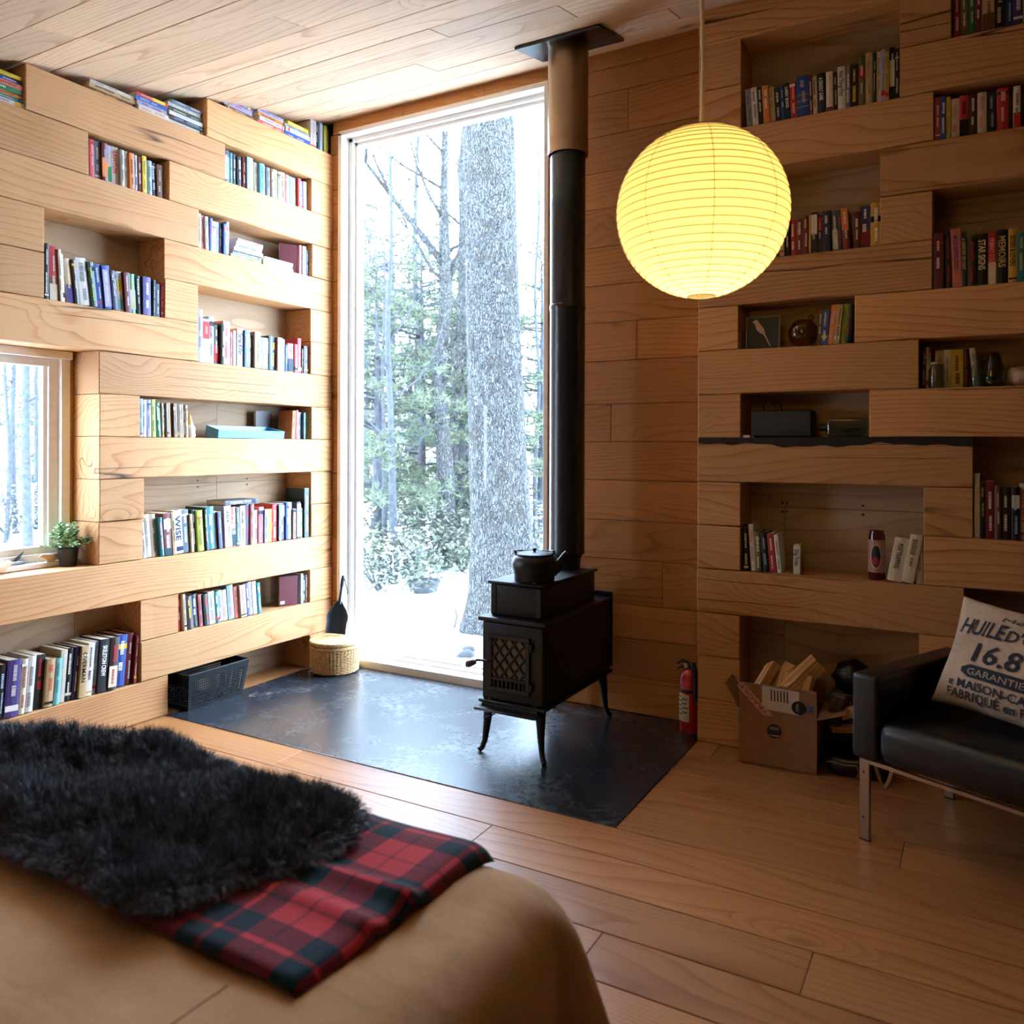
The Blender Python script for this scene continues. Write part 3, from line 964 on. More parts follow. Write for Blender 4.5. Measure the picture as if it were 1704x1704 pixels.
# lying under the ceiling
shelf_stack('L', 2.003, 14 * C, '2 25 white;1.6 24 teal;1.4 25 orange;2.2 25 green||white;2 24 salmon;2 23 blue;1.6 24 yellow', 'left of the topmost window-side timber', depth=0.16)
shelf_stack('L', 2.545, 15 * C, '2 23 brown;2.2 24 tan;1.6 23 white', 'far left under the sloping ceiling', depth=0.16, rec=0.02)
shelf_stack('L', 2.725, 15 * C, '2.6 17 white||red;2.2 17 lav;2.2 18 blue;1.8 18 red|||0.1,0.4,yellow', 'second along under the sloping ceiling', depth=0.16, rec=0.012)
shelf_stack('L', 2.94, 15 * C, '2 21 white;2 20 black||white;2 20.5 white;2.4 20 dkgreen;2 20 palegrey;1.8 19 slate', 'against the notched timber end', depth=0.16, rec=0.012)
shelf_stack('L', 3.285, 16 * C, '2 20 brown;2.6 20 lav||red;2 19 purple', 'first on the highest timber', depth=0.16, rec=0.015)
shelf_stack('L', 3.525, 16 * C, '2.2 20 rose;2.4 19 white||black;2.2 19 orange;2.2 20 lav', 'in the middle of the highest timber', depth=0.16, rec=0.012)
shelf_stack('L', 3.735, 16 * C, '3 21 blue||white;2.4 20 white;2 20 palegrey;2 17 yellow', 'near the corner on the highest timber', depth=0.16, rec=0.012)
shelf_row('L', 3.75, 3.92, 16 * C, '4.4 17.5 white;2 17.5 navy;2.2 17.3 ltblue;2 17.4 yellow|||0.1,0.3,red;2.6 17.6 lime||red;2 16 cream', 'the corner on the highest timber', depth=0.14)

# ---- timber wall on the sofa side
shelf_row('R', -0.895, -0.275, 14 * C, '''2.2 17 grey 3.5;2.2 17.2 white 3.5;2 17 black 3.5;2.4 16.8 orange 3.5||cream;2 15.6 tan 3.5;2.2 14.8 black 3;1.4 14.8 royal 3;2 16 black 3|LARRY BOND|cream|0.02,0.2,dkteal;2.2 15.8 red 3||white|0.86,0.08,white;4.6 17.2 royal 1.5|||0.52,0.015,gold/0.37,0.015,gold/0.22,0.015,gold;
   1 17 maroon 1.5;1.6 16.2 cream 1.5;3 17 black 2|A DEADLY GAME|white;2.4 16.8 white 1||pink|0,0.1,brown;1.6 16.4 dkbrown 1;2.6 18 white 1|First Things First|black;1.6 16.6 grey 0;2.6 17.8 black 0;2.2 20.6 olive 0|||0.55,0.2,red;2.6 21.6 tan 0;1.2 20.8 dkgreen 0;1.6 21 cream 0;1.4 21.4 lav 0;1.2 20 yellow 0;1.8 21.8 black 0||white|0.25,0.5,white;1.4 20.6 black 0''',
          'the tall niche over the paper lantern', depth=0.15, rec=(0.004, 0.015))
shelf_row('R', -0.142, 0.25, 13 * C, '1.8 17.3 red;1.8 17.2 royal||white;1.4 16.6 yellow;2.8 15.6 cream||red;3 16 red||black|0.0,0.4,black;2.6 15.6 dkbrown;3 16 cream||red;3 15.8 black||lav;3.6 16.4 red;1.4 1 gap;2.2 15.8 white|||0.0,0.35,red;1.6 1 gap;2.8 16 orange;2 15 black;2.4 15 tan', 'the second highest niche by the frame edge', depth=0.125, rec=(0.004, 0.02))
shelf_row('R', -0.078, 0.22, 15 * C, '2.2 18.5 magenta;2.4 18 olive;2 18.6 green;2 18 maroon;3.6 18.6 tan|||0,0.35,brown;3.2 17.8 black;2.2 18 royal;2.8 17.8 purple;1.6 18 tan;1.6 18 gold;2 17.6 brown', 'the topmost niche by the frame edge', depth=0.14, rec=(0.004, 0.02))
shelf_row('R', -0.80, -0.352, 11 * C, '2.6 16 navy;2.4 17 dkgreen;2 16.4 tan;2.2 15.8 black;2.2 16 red;3 15.6 dkred;2.6 16.4 dkred||white;.8 16 gold;2.6 17.2 black|||0.45,0.5,white;1.8 15.8 dkbrown|||0.6,0.35,red;3.4 17.2 navy;2.4 16.8 slate 3|||0.02,0.5,palegrey;1.4 17 dkteal 3||white;2.8 17.4 dkred 4|||0.45,0.55,orange;1.2 1 gap;2.4 15.2 maroon 0;4 17.4 navy 0|||0.05,0.35,dkred;4 18 gold 0|||0.55,0.13,black',
          'the niche behind the paper lantern', depth=0.14, rec=(0.004, 0.02))
shelf_row('R', -0.146, 0.26, 10 * C, '3.6 22.4 maroon;2.4 22.4 black 2;3.4 23.6 salmon 2|McCalls SEWING BOOK|purple;1.8 21.8 black 1.5|A CENTURY OF LIGHT|tan;3 19.6 dkbrown 0||red;4 20.4 black 0|STAR SIGNS|cream;2.8 20.6 red 0|PRIMARY COLORS|pink|0,0.42,cream;4 21 black 0|MEMOIRS|tan;3 21 gold 0|SISTERS & LOVERS|black;2.4 19 teal 0;3 20 black 0;3 19 tan 0;4 19.6 maroon 0',
          'the two-course niche right of the lantern', depth=0.16, rec=(0.004, 0.02))
shelf_row('R', -0.596, -0.462, 9 * C, '1.2 15.2 brown -4;2.2 15 royal -4|||0.18,0.08,gold;1.8 16.8 orange -6;1.8 16.6 tan -6;1.6 17 lime -6;1.6 16.6 dkgreen -6', 'the niche with the bird picture', depth=0.13, rec=(0.01, 0.03))
shelf_row('R', -0.19, 0.0, 8 * C, '1.6 17 dkred 0;1 17 cream 0;1.2 17 dkred 0;1.2 1 gap;3.2 15.4 tan 0;2.6 15.6 white 0||slate;4.4 15.6 yellow 0;2.2 15.6 black 0;2 15.8 cream 6', 'the niche with the glass bottles', depth=0.13, rec=(0.064, 0.068))
shelf_row('R', -0.905, -0.755, 4 * C, '1.8 19.6 black 2||white;1.8 21 white 4||black;2 18 olive 3;2.2 17.6 black 5;2.2 17.2 red 5||cream;1.4 17 white 6||black', 'the niche with the glass candle', depth=0.14, rec=(0.01, 0.03))
m4 = FRAME['R'] @ Matrix.Translation((-0.690, 0.02, 4 * C + 0.001)) @ Matrix.Rotation(0.12, 4, 'Z')
make_book(m4, 0.028, 0.125, 0.10, 'white', 'short white paperback standing apart left of the glass candle', 'books in the niche with the glass candle', 'Dog Tricks', 'black', hard=False, bands=[])
shelf_row('R', -0.318, -0.215, 4 * C, '2.6 18 cream -10|FOX TRAPPING|black;2.2 20 cream -10||brown', 'the candle niche beyond the candle', depth=0.13, rec=(0.004, 0.02))
make_book(FRAME['R'] @ Matrix.Translation((-0.207, 0.012, 4 * C + 0.001)), 0.026, 0.196, 0.13, 'tan', 'tan book upright against the timber end of the candle niche', 'books in the niche with the glass candle', tcol='brown')
shelf_row('R', 0.0, 0.26, 5 * C, '1.8 25.5 white;1.8 22 black;3 22.4 dkred;2 20.8 brown;3.2 20.6 dkbrown;2.6 20.4 black|||0.6,0.25,cream;4 22 cream|LARRY BOYD|red;3 21 black;3 20 brown', 'the niche over the sofa cushion', depth=0.16, rec=(0.004, 0.02))

# ------------------------------------------------------------------ wood stove
M['iron'] = plain('cast_iron', '090a0d', 0.45, spec=0.32, var=0.25, vscale=120, bump=0.12)
M['pipe'] = plain('black_pipe', '0f1318', 0.32, spec=0.55)
M['sleeve'] = plain('steel_sleeve', '8f7358', 0.30, metal=0.9)
M['soot'] = plain('sooty_glass', '453d30', 0.3, var=0.5, vscale=30)
M['wood_dark'] = plain('dark_wood', '4a3322', 0.5)
SX, SY = -1.7475, 3.44
stove = empty('wood_stove', (SX, SY, 0.004), label='black cast iron wood stove with lattice door on the steel hearth', cat='stove')
x0, x1, y0, y1 = -0.155, 0.155, -0.355, 0.375
bm = bmesh.new()
bm_box(bm, (x0, y0, 0.235), (x1, y1, 0.582), 0.012)
body = obj('body', mesh(bm, 'body', True, 30), stove, M['iron'])
for sgn in (-1, 1):
    # raised border on each flank
    xx = sgn * 0.155
    for lo, hi in (((-0.003, y0 + 0.03, 0.26), (0.003, y1 - 0.03, 0.275)), ((-0.003, y0 + 0.03, 0.545), (0.003, y1 - 0.03, 0.56)), ((-0.003, y0 + 0.03, 0.275), (0.003, y0 + 0.045, 0.545)), ((-0.003, y1 - 0.045, 0.275), (0.003, y1 - 0.03, 0.545))):
        box('side_rib', tuple(a + b for a, b in zip(lo, (xx, 0, 0))), tuple(a + b for a, b in zip(hi, (xx, 0, 0))), M['iron'], body)
box('top_plate', (x0 - 0.014, y0 - 0.014, 0.582), (x1 + 0.014, y1 + 0.004, 0.602), M['iron'], stove, 0.006, smooth=True)
box('bottom_plate', (x0 - 0.012, y0 - 0.012, 0.222), (x1 + 0.012, y1 + 0.008, 0.236), M['iron'], stove, 0.004, smooth=True)
box('ash_lip', (x0 - 0.008, y0 - 0.06, 0.200), (x1 - 0.01, y0 + 0.05, 0.212), M['iron'], stove, 0.005, smooth=True)
box('ash_apron', (x0 + 0.01, y0 - 0.02, 0.205), (x1 - 0.02, y0 + 0.04, 0.225), M['iron'], stove, 0.003)
# rear heat shield with its little crest
box('rear_shield', (x0 + 0.0, y1 + 0.002, 0.25), (x1 + 0.008, y1 + 0.012, 0.625), M['iron'], stove, 0.003)
ux0, ux1, uy0, uy1 = -0.135, 0.125, -0.315, 0.25
up = box('upper_box', (ux0, uy0, 0.602), (ux1, uy1, 0.742), M['iron'], stove, 0.008, smooth=True)
for a, b in ((ux0 + 0.005, ux0 + 0.03), (ux1 - 0.03, ux1 - 0.005)):
    box('corner_rib', (a, uy0 - 0.003, 0.61), (b, uy0 + 0.003, 0.735), M['iron'], up, 0.001)
box('upper_lid', (ux0 - 0.012, uy0 - 0.012, 0.742), (ux1 + 0.012, uy1 + 0.012, 0.756), M['iron'], stove, 0.005, smooth=True)
for sx in (-1, 1):
    for sy in (-1, 1):
        ex = 0.125
        ey = (y0 + 0.03) if sy < 0 else (y1 - 0.05)
        pts = [(sx * 0.105, ey, 0.232), (sx * 0.122, ey + sy * 0.004, 0.215), (sx * 0.132, ey + sy * 0.012, 0.17), (sx * 0.136, ey + sy * 0.018, 0.11), (sx * 0.142, ey + sy * 0.022, 0.05), (sx * 0.152, ey + sy * 0.030, 0.018), (sx * 0.163, ey + sy * 0.038, 0.006)]
        bm = bmesh.new()
        bm_tube(bm, pts, [0.036, 0.03, 0.021, 0.0165, 0.0125, 0.012, 0.013], 10)
        for v_ in bm.verts:
            v_.co.z = max(v_.co.z, 0.0)
        obj('leg', mesh(bm, 'leg', True, 60), stove, M['iron'])
# door
door = empty('door', (-0.012, y0 - 0.001, 0.405))
door.parent = stove
dw, dh = 0.105, 0.125
for nm, lo, hi in (('door_frame', (-dw, -0.014, -dh), (dw, 0, -dh + 0.02)), ('door_frame', (-dw, -0.014, dh - 0.02), (dw, 0, dh)), ('door_frame', (-dw, -0.014, -dh + 0.02), (-dw + 0.022, 0, dh - 0.02)), ('door_frame', (dw - 0.022, -0.014, -dh + 0.02), (dw, 0, dh - 0.02)),
                   ('door_rail', (-dw + 0.02, -0.012, -0.075), (dw - 0.02, 0, -0.06))):
    box(nm, lo, hi, M['iron'], door, 0.003)
box('pane', (-dw + 0.02, -0.004, -0.065), (dw - 0.02, -0.001, dh - 0.02), M['soot'], door)
lat = []
LX0, LX1, LZ0, LZ1 = -dw + 0.022, dw - 0.022, -0.062, dh - 0.02
for sgn in (1, -1):
    for k in range(-4, 8):
        c = -0.25 + k * 0.062
        pts = []
        for i in range(41):
            x = LX0 + (LX1 - LX0) * i / 40
            z = c + sgn * x * 1.25 + 0.12
            if LZ0 <= z <= LZ1:
                pts.append((x, -0.008, z))
        if len(pts) > 2:
            tube('lattice_bar', [pts[0], pts[-1]], 0.0052, M['iron'], door, 6)
for k in range(8):
    xk = LX0 + 0.01 + k * (LX1 - LX0 - 0.02) / 7
    box('vent_bar', (xk - 0.004, -0.011, -0.108), (xk + 0.004, -0.001, -0.074), M['iron'], door, 0.001)
for z in (-0.085, 0.085):
    tube('hinge', [(dw + 0.008, -0.012, z - 0.016), (dw + 0.008, -0.012, z + 0.016)], 0.008, M['iron'], door, 8)
tube('handle_stem', [(-dw + 0.01, -0.016, 0.005), (-0.15, -0.024, 0.005), (-0.162, -0.03, 0.002)], 0.006, M['iron'], stove, 8).location = (-0.012, y0, 0.405)
bm = bmesh.new()
bm_tube(bm, [(-0.165, y0 - 0.03, 0.404), (-0.178, y0 - 0.036, 0.400), (-0.20, y0 - 0.045, 0.392), (-0.208, y0 - 0.049, 0.389)], [0.009, 0.014, 0.0155, 0.009], 10)
obj('handle', mesh(bm, 'handle', True, 60), stove, M['wood_dark'])
tube('damper_rod', [(-0.05, y0 - 0.01, 0.208), (-0.075, y0 - 0.035, 0.185), (-0.085, y0 - 0.045, 0.178)], 0.003, M['iron'], stove, 6)
tube('damper_knob', [(-0.083, y0 - 0.043, 0.180), (-0.103, y0 - 0.063, 0.164)], [0.0075, 0.009], M['iron'], stove, 10)

PXc, PYc = -1.745, 3.625
pz = ceil_z(PYc)
pipe = empty('stove_pipe', (PXc, PYc, 0.0), label='black flue pipe rising from the stove to the ceiling plate', cat='pipe')
lathe('lower_collar', [(0.066, 0.760), (0.068, 0.80), (0.072, 0.815), (0.076, 0.83)], M['pipe'], pipe, 40)
lathe('pipe_section', [(0.076, 0.83), (0.0875, 0.835), (0.088, 0.85), (0.0865, 0.855), (0.0865, 2.03), (0.0895, 2.034), (0.0895, 2.05), (0.0865, 2.055)], M['pipe'], pipe, 48)
lathe('pipe_section', [(0.0862, 2.055), (0.0862, 2.55), (0.087, 2.555), (0.0862, 2.56), (0.0862, 2.86)], M['pipe'], pipe, 48)
lathe('sleeve', [(0.094, 2.79), (0.1005, 2.79), (0.1005, 2.80), (0.099, 2.805), (0.099, 2.865), (0.1, 2.87), (0.099, 2.875), (0.099, pz + 0.02)], M['sleeve'], pipe, 48)
cp = box('ceiling_plate', (-0.215, -0.165, -0.016), (0.235, 0.145, -0.002), M['pipe'], pipe, 0.002)
cp.location = (0, 0, pz)
cp.rotation_euler = (ca, 0, 0)

kettle = empty('kettle', (-1.705, 3.21, 0.7605), 0.45, label='dark cast iron kettle on top of the wood stove', cat='kettle')
kettle.scale = (1.08, 1.08, 1.08)
lathe('body', [(0.0, 0.0), (0.078, 0.0), (0.083, 0.006), (0.084, 0.03), (0.087, 0.034), (0.0935, 0.055), (0.094, 0.075), (0.086, 0.098), (0.070, 0.108), (0.066, 0.110)], M['iron'], kettle, 40)
lid_ = lathe('lid', [(0.074, 0.108), (0.075, 0.113), (0.06, 0.117), (0.03, 0.119), (0.0, 0.120)], M['iron'], kettle, 36)
lathe('knob', [(0.004, 0.119), (0.006, 0.124), (0.009, 0.13), (0.006, 0.135), (0, 0.136)], M['iron'], lid_, 14)
bm = bmesh.new()
bm_tube(bm, [(0.07, 0, 0.045), (0.095, 0, 0.062), (0.112, 0, 0.085), (0.125, 0, 0.108), (0.135, 0, 0.116)], [0.03, 0.024, 0.016, 0.012, 0.012], 12)
obj('spout', mesh(bm, 'spout', True, 60), kettle, M['iron'])
for s in (-1, 1):
    tube('lug', [(s * 0.073, 0, 0.105), (s * 0.08, 0, 0.118), (s * 0.078, 0, 0.126)], 0.006, M['iron'], kettle, 8)
hp = [(0.078 * math.cos(t), 0.02 + 0.085 * math.sin(t), 0.122 - 0.012 * math.sin(t)) for t in [PI * k / 14 for k in range(15)]]
tube('bail_handle', hp, 0.0035, M['iron'], kettle, 8)
tr_ = lathe('trivet_ring', [(0.012, 0.0), (0.017, 0.002), (0.017, 0.006), (0.012, 0.007), (0.010, 0.003), (0.012, 0.0)], plain('dull_brass', '6c5a40', 0.4, metal=0.8), None, 20, label='small round metal ring beside the kettle on the stove', cat='ring')
tr_.location = (-1.665, 3.145, 0.7605)

# ------------------------------------------------------------------ fire extinguisher
M['red'] = plain('red_enamel', 'a8161a', 0.25, spec=0.6)
M['blackplastic'] = plain('black_plastic', '111114', 0.45)
M['label'] = plain('paper_label', 'cdbfa4', 0.7)
M['ink'] = plain('dark_ink', '1c1c26', 0.8)
ex = empty('fire_extinguisher', (-1.178, 3.80, 0.004), -0.5, label='red fire extinguisher with paper label standing by the plank wall', cat='extinguisher')
ex.scale = (0.98, 0.98, 0.95)
lathe('cylinder', [(0, 0.0), (0.046, 0.0), (0.05, 0.006), (0.05, 0.255), (0.047, 0.275), (0.037, 0.298), (0.02, 0.31), (0.018, 0.318), (0, 0.318)], M['red'], ex, 36)
lathe('hose_band', [(0.0505, 0.205), (0.052, 0.207), (0.052, 0.217), (0.0505, 0.219)], M['blackplastic'], ex, 36)
nseg = 14
vs, fs = [], []
for i in range(nseg + 1):
    a = -PI / 2 - 0.75 + 1.5 * i / nseg
    for z in (0.06, 0.195):
        vs.append((0.0507 * math.cos(a), 0.0507 * math.sin(a), z))
for i in range(nseg):
    fs.append((2 * i, 2 * i + 2, 2 * i + 3, 2 * i + 1))
lab = obj('label_sheet', pydata(vs, fs, 'label_sheet'), ex, M['label'])
for k in range(9):
    z = 0.185 - k * 0.011
    vs, fs = [], []
    for i in range(7):
        a = -PI / 2 - 0.62 + (0.5 + 0.08 * (k % 3)) * i / 6 + (0.62 if k % 2 else 0)
        vs += [(0.0512 * math.cos(a), 0.0512 * math.sin(a), z), (0.0512 * math.cos(a), 0.0512 * math.sin(a), z - 0.005)]
    fs = [(2 * i, 2 * i + 2, 2 * i + 3, 2 * i + 1) for i in range(6)]
    obj('printed_line', pydata(vs, fs, 'printed_line'), lab, M['ink'])
box('valve', (-0.014, -0.014, 0.315), (0.014, 0.014, 0.338), M['iron'], ex, 0.003)
tube('lever', [(0.0, 0.0, 0.342), (-0.03, -0.02, 0.352), (-0.05, -0.035, 0.335)], 0.007, M['blackplastic'], ex, 8, 1.6)
tube('carry_handle', [(0.0, 0.0, 0.325), (-0.03, -0.02, 0.322), (-0.048, -0.033, 0.305)], 0.006, M['blackplastic'], ex, 8, 1.6)
tube('hose', [(0.012, 0.0, 0.33), (0.035, -0.012, 0.345), (0.055, -0.02, 0.315), (0.058, -0.02, 0.24), (0.056, -0.018, 0.17)], [0.011, 0.012, 0.012, 0.012, 0.014], M['blackplastic'], ex, 10)
gz = lathe('gauge', [(0, 0.006), (0.011, 0.006), (0.012, 0.0)], plain('gauge_face', 'b9a27a', 0.3), ex, 16, Matrix.Translation((-0.006, -0.018, 0.33)) @ Matrix.Rotation(PI / 2, 4, 'X'))

# ------------------------------------------------------------------ wicker basket and ash shovel
wk = NT('wicker')
v, _ = wk.coords(rnd=False)
nz = wk.noise(wk.vmath('MULTIPLY', v, (60, 60, 220)), 1.0, 3)
wk.set(Base_Color=wk.ramp(nz, [(0.3, lin('9c6f3c')), (0.7, lin('d6b07a'))]), Roughness=0.6)
wk.bump(nz, 0.5, 0.003)
M['wicker'] = wk.mat
BX, BY, BH = -3.352, 3.752, 0.19
basket = empty('wicker_basket', (BX, BY, 0.004), label='round lidded wicker basket on the hearth in the corner', cat='basket')
lathe('body', [(0, 0.001), (0.125, 0.001), (0.132, 0.008), (0.1425, 0.15), (0.1435, 0.165), (0.14, 0.166)], M['wicker'], basket, 64)
bm = bmesh.new()
for k in range(44):
    a = 2 * PI * k / 44
    ca_, sa_ = math.cos(a), math.sin(a)
    bm_tube(bm, [(0.134 * ca_, 0.134 * sa_, 0.01), (0.1405 * ca_, 0.1405 * sa_, 0.08), (0.1448 * ca_, 0.1448 * sa_, 0.148)], 0.0052, 5)
obj('woven_stakes', mesh(bm, 'woven_stakes', True, 60), basket, M['wicker'], kind='stuff')
bm = bmesh.new()
for k in range(15):
    z = 0.012 + k * 0.0092
    r = 0.1365 + 0.0095 * (z / 0.15)
    bm_tube(bm, [(r * math.cos(2 * PI * i / 44) * (1.012 if (i + k) % 2 else 0.992), r * math.sin(2 * PI * i / 44) * (1.012 if (i + k) % 2 else 0.992), z) for i in range(45)], 0.0032, 5, False)
obj('woven_strands', mesh(bm, 'woven_strands', True, 60), basket, M['wicker'], kind='stuff')
lathe('rim_hoop', [(0.146, 0.148), (0.150, 0.152), (0.150, 0.166), (0.146, 0.168), (0.142, 0.166)], M['wicker'], basket, 56)
lid_ = lathe('lid', [(0.15, 0.171), (0.153, 0.176), (0.152, 0.19), (0.148, 0.194), (0.143, 0.192), (0.10, 0.197), (0.0, 0.199)], M['wicker'], basket, 56)
tube('strap', [(0.152 * math.cos(a), 0.152 * math.sin(a), 0.168 + 0.006 * math.sin((a + 2.2) * 6)) for a in [-2.25 + 0.08 * i for i in range(9)]], 0.004, M['wood_dark'], basket, 6)

M['dullsteel'] = plain('dull_steel', '39414a', 0.38, metal=0.6, var=0.25, vscale=40)
shovel = empty('ash_shovel', (-3.405, 3.815, 0.2075), 0.55, label='dark steel ash shovel standing on the basket lid in the corner', cat='shovel')
shovel.rotation_euler = (math.radians(-7), math.radians(6), 0.55)
outline = [(-0.06, 0.0), (0.06, 0.0), (0.064, 0.08), (0.063, 0.12), (0.048, 0.15), (0.024, 0.178), (0.013, 0.20), (-0.013, 0.20), (-0.024, 0.178), (-0.048, 0.15), (-0.063, 0.12), (-0.064, 0.08)]
bm = bmesh.new()
NU, NV = 13, 16
grid = []
for j in range(NV + 1):
    z = 0.20 * j / NV
    hw = 0.061 if z < 0.08 else (0.064 - 0.016 * max(0, (z - 0.11) / 0.04) if z < 0.15 else 0.048 - 0.036 * (z - 0.15) / 0.05)
    hw = max(0.012, hw)
    row = []
    for i in range(NU + 1):
        t = -1 + 2 * i / NU
        row.append(bm.verts.new((t * hw, -0.02 * abs(t) ** 4 * (hw / 0.064) + 0.0, z)))
    grid.append(row)
for a, b in zip(grid, grid[1:]):
    for i in range(NU):
        bm.faces.new((a[i], a[i + 1], b[i + 1], b[i]))
r_ = bmesh.ops.solidify(bm, geom=list(bm.faces), thickness=0.0025)
obj('blade', mesh(bm, 'blade', True, 50), shovel, M['dullsteel'])
tube('neck', [(0, 0.0, 0.18), (0, 0.003, 0.22), (0, 0.004, 0.29)], [0.013, 0.0095, 0.0085], M['dullsteel'], shovel, 10)
tube('handle', [(0, 0.004, 0.285), (0, 0.004, 0.33), (0, 0.004, 0.355)], [0.011, 0.012, 0.008], M['blackplastic'], shovel, 10)
tube('hanging_loop', [(0, 0.004, 0.35), (0.012, 0.0, 0.335), (0.025, -0.004, 0.30), (0.042, -0.006, 0.262), (0.04, -0.006, 0.245)], 0.0035, M['blackplastic'], shovel, 6)

# ------------------------------------------------------------------ perforated bin
M['binblack'] = plain('black_sheet_metal', '0c0f12', 0.45, spec=0.4)
bn = empty('perforated_bin', (-3.485, 2.80, 0.004), PI / 2, label='black perforated metal bin in the low niche by the hearth', cat='bin')
# local: x along the wall, -y towards the room
def perf_wall(name, p00, p10, p11, p01, nx, nz, band):
    """sheet between four corners with a grid of square holes"""
    P = [Vector(p) for p in (p00, p10, p11, p01)]
    def at(u, v):
        return (P[0] * (1 - u) + P[1] * u) * (1 - v) + (P[3] * (1 - u) + P[2] * u) * v
    bm = bmesh.new()
    cache = {}
    def vt(u, v):
        k = (round(u, 5), round(v, 5))
        if k not in cache:
            cache[k] = bm.verts.new(at(u, v))
        return cache[k]
    us = [0.05 + 0.9 * i / nx for i in range(nx + 1)]
    vz = [band[0] + (band[1] - band[0]) * j / nz for j in range(nz + 1)]
    for i in range(nx):
        for j in range(nz):
            a, b, c, d = us[i], us[i + 1], vz[j], vz[j + 1]
            q = 0.27
            a2, b2, c2, d2 = a + (b - a) * q, b - (b - a) * q, c + (d - c) * q, d - (d - c) * q
            o4 = [vt(a, c), vt(b, c), vt(b, d), vt(a, d)]
            i4 = [vt(a2, c2), vt(b2, c2), vt(b2, d2), vt(a2, d2)]
            for k in range(4):
                bm.faces.new((o4[k], o4[(k + 1) % 4], i4[(k + 1) % 4], i4[k]))
    for (a, b, c, d) in ((0, 1, 0, band[0]), (0, 1, band[1], 1), (0, us[0], band[0], band[1]), (us[-1], 1, band[0], band[1])):
        bm.faces.new([bm.verts.new(at(*w_)) for w_ in ((a, c), (b, c), (b, d), (a, d))])
    bmesh.ops.solidify(bm, geom=list(bm.faces), thickness=0.002)
    return obj(name, mesh(bm, name), bn, M['binblack'])
BL, BWd, BHt, fl = 0.385, 0.17, 0.185, 0.022
b0 = [(0, 0, 0), (BL - 0.03, 0, 0), (BL - 0.03, BWd, 0), (0, BWd, 0)]
t0 = [(-0.012, -fl, BHt), (BL, -fl, BHt), (BL, BWd + 0.004, BHt), (-0.012, BWd + 0.004, BHt)]
perf_wall('front_sheet', b0[0], b0[1], t0[1], t0[0], 26, 10, (0.10, 0.82))
perf_wall('back_sheet', b0[2], b0[3], t0[3], t0[2], 26, 10, (0.10, 0.82))
perf_wall('end_sheet', b0[3], b0[0], t0[0], t0[3], 9, 8, (0.10, 0.66))
perf_wall('end_sheet', b0[1], b0[2], t0[2], t0[1], 9, 8, (0.10, 0.66))
box('bottom_sheet', (0, 0, 0), (BL - 0.03, BWd, 0.003), M['binblack'], bn)
for a, b in zip(t0, t0[1:] + t0[:1]):
    tube('rim', [a, b], 0.0035, M['binblack'], bn, 6)
box('end_handle', (-0.008, 0.05, 0.135), (-0.0065, 0.12, 0.165), plain('handle_slot', '4a555e', 0.4), bn, 0.0)
box('end_handle', (BL - 0.007, 0.05, 0.135), (BL - 0.0055, 0.12, 0.165), plain('handle_slot_grey', '8a8f94', 0.4), bn, 0.0)

# ------------------------------------------------------------------ cardboard box with firewood
M['card'] = plain('cardboard', '8a6244', 0.8, var=0.12, vscale=30)
M['tape'] = plain('clear_tape', 'b8957c', 0.3)
M['tapered'] = plain('tape_red', 'a03430', 0.5)
M['sticker'] = plain('round_sticker', '15192c', 0.4)
M['whitepaper'] = plain('white_paper', 'c8bcae', 0.7)
cb = empty('cardboard_box', (-0.722, 3.552, 0.001), 0.03, label='open cardboard box with shipping tape in the floor niche', cat='box')
w2, dpt, hb = 0.158, 0.27, 0.225
box('front_panel', (-w2, 0, 0), (w2, 0.004, hb), M['card'], cb)
box('rear_panel', (-w2, dpt - 0.004, 0), (w2, dpt, hb), M['card'], cb)
box('side_panel', (-w2, 0.004, 0), (-w2 + 0.004, dpt - 0.004, hb), M['card'], cb)
box('side_panel', (w2 - 0.004, 0.004, 0), (w2, dpt - 0.004, hb), M['card'], cb)
box('bottom_panel', (-w2, 0, 0), (w2, dpt, 0.004), M['card'], cb)
def flap(name, loc, rot, lo, hi):
    f = box(name, lo, hi, M['card'], cb)
    f.location = loc
    f.rotation_euler = rot
    return f
ff = flap('front_flap', (0, 0.002, hb), (math.radians(8), 0, 0), (-w2, -0.002, 0), (w2, 0.002, 0.125))
flap('side_flap', (-w2, 0.135, hb), (0, math.radians(-32), 0), (-0.002, -0.13, 0), (0.002, 0.13, 0.125))
flap('side_flap', (w2, 0.135, hb), (0, math.radians(70), 0), (-0.002, -0.13, 0), (0.002, 0.13, 0.12))
flap('rear_flap', (0, dpt, hb), (math.radians(-20), 0, 0), (-w2, -0.002, 0), (w2, 0.002, 0.1))
# stickers and tape
disc = [(0.03 * math.cos(2 * PI * k / 28), 0.03 * math.sin(2 * PI * k / 28)) for k in range(28)]
def decal(name, poly, y, cx, cz, mat, parent):
    return obj(name, pydata([(cx + x, y, cz + z) for x, z in poly], [tuple(range(len(poly)))], name), parent, mat)
st = decal('round_sticker', disc, -0.0008, -0.012, 0.155, M['sticker'], cb)
lettering('HGO', lambda x, y: (-0.03 + x, -0.0014, 0.16 + y), st, M['whitepaper'], width=0.036, height=0.013)
decal('sticker_line', [(-0.018, 0), (0.018, 0), (0.018, 0.004), (-0.018, 0.004)], -0.0014, -0.012, 0.134, M['whitepaper'], st)
decal('address_label', [(-0.075, 0.02), (0.075, 0.012), (0.078, 0.115), (-0.072, 0.123)], -0.0028, 0.012, 0.0, M['whitepaper'], ff)
for k in range(6):
    decal('printed_line', [(0, 0), (0.005, 0), (0.005, 0.05), (0, 0.05)], -0.0034, -0.025 + k * 0.013, 0.06, M['ink'], ff)
s2 = decal('round_sticker', disc, -0.0038, 0.088, 0.045, M['sticker'], ff)
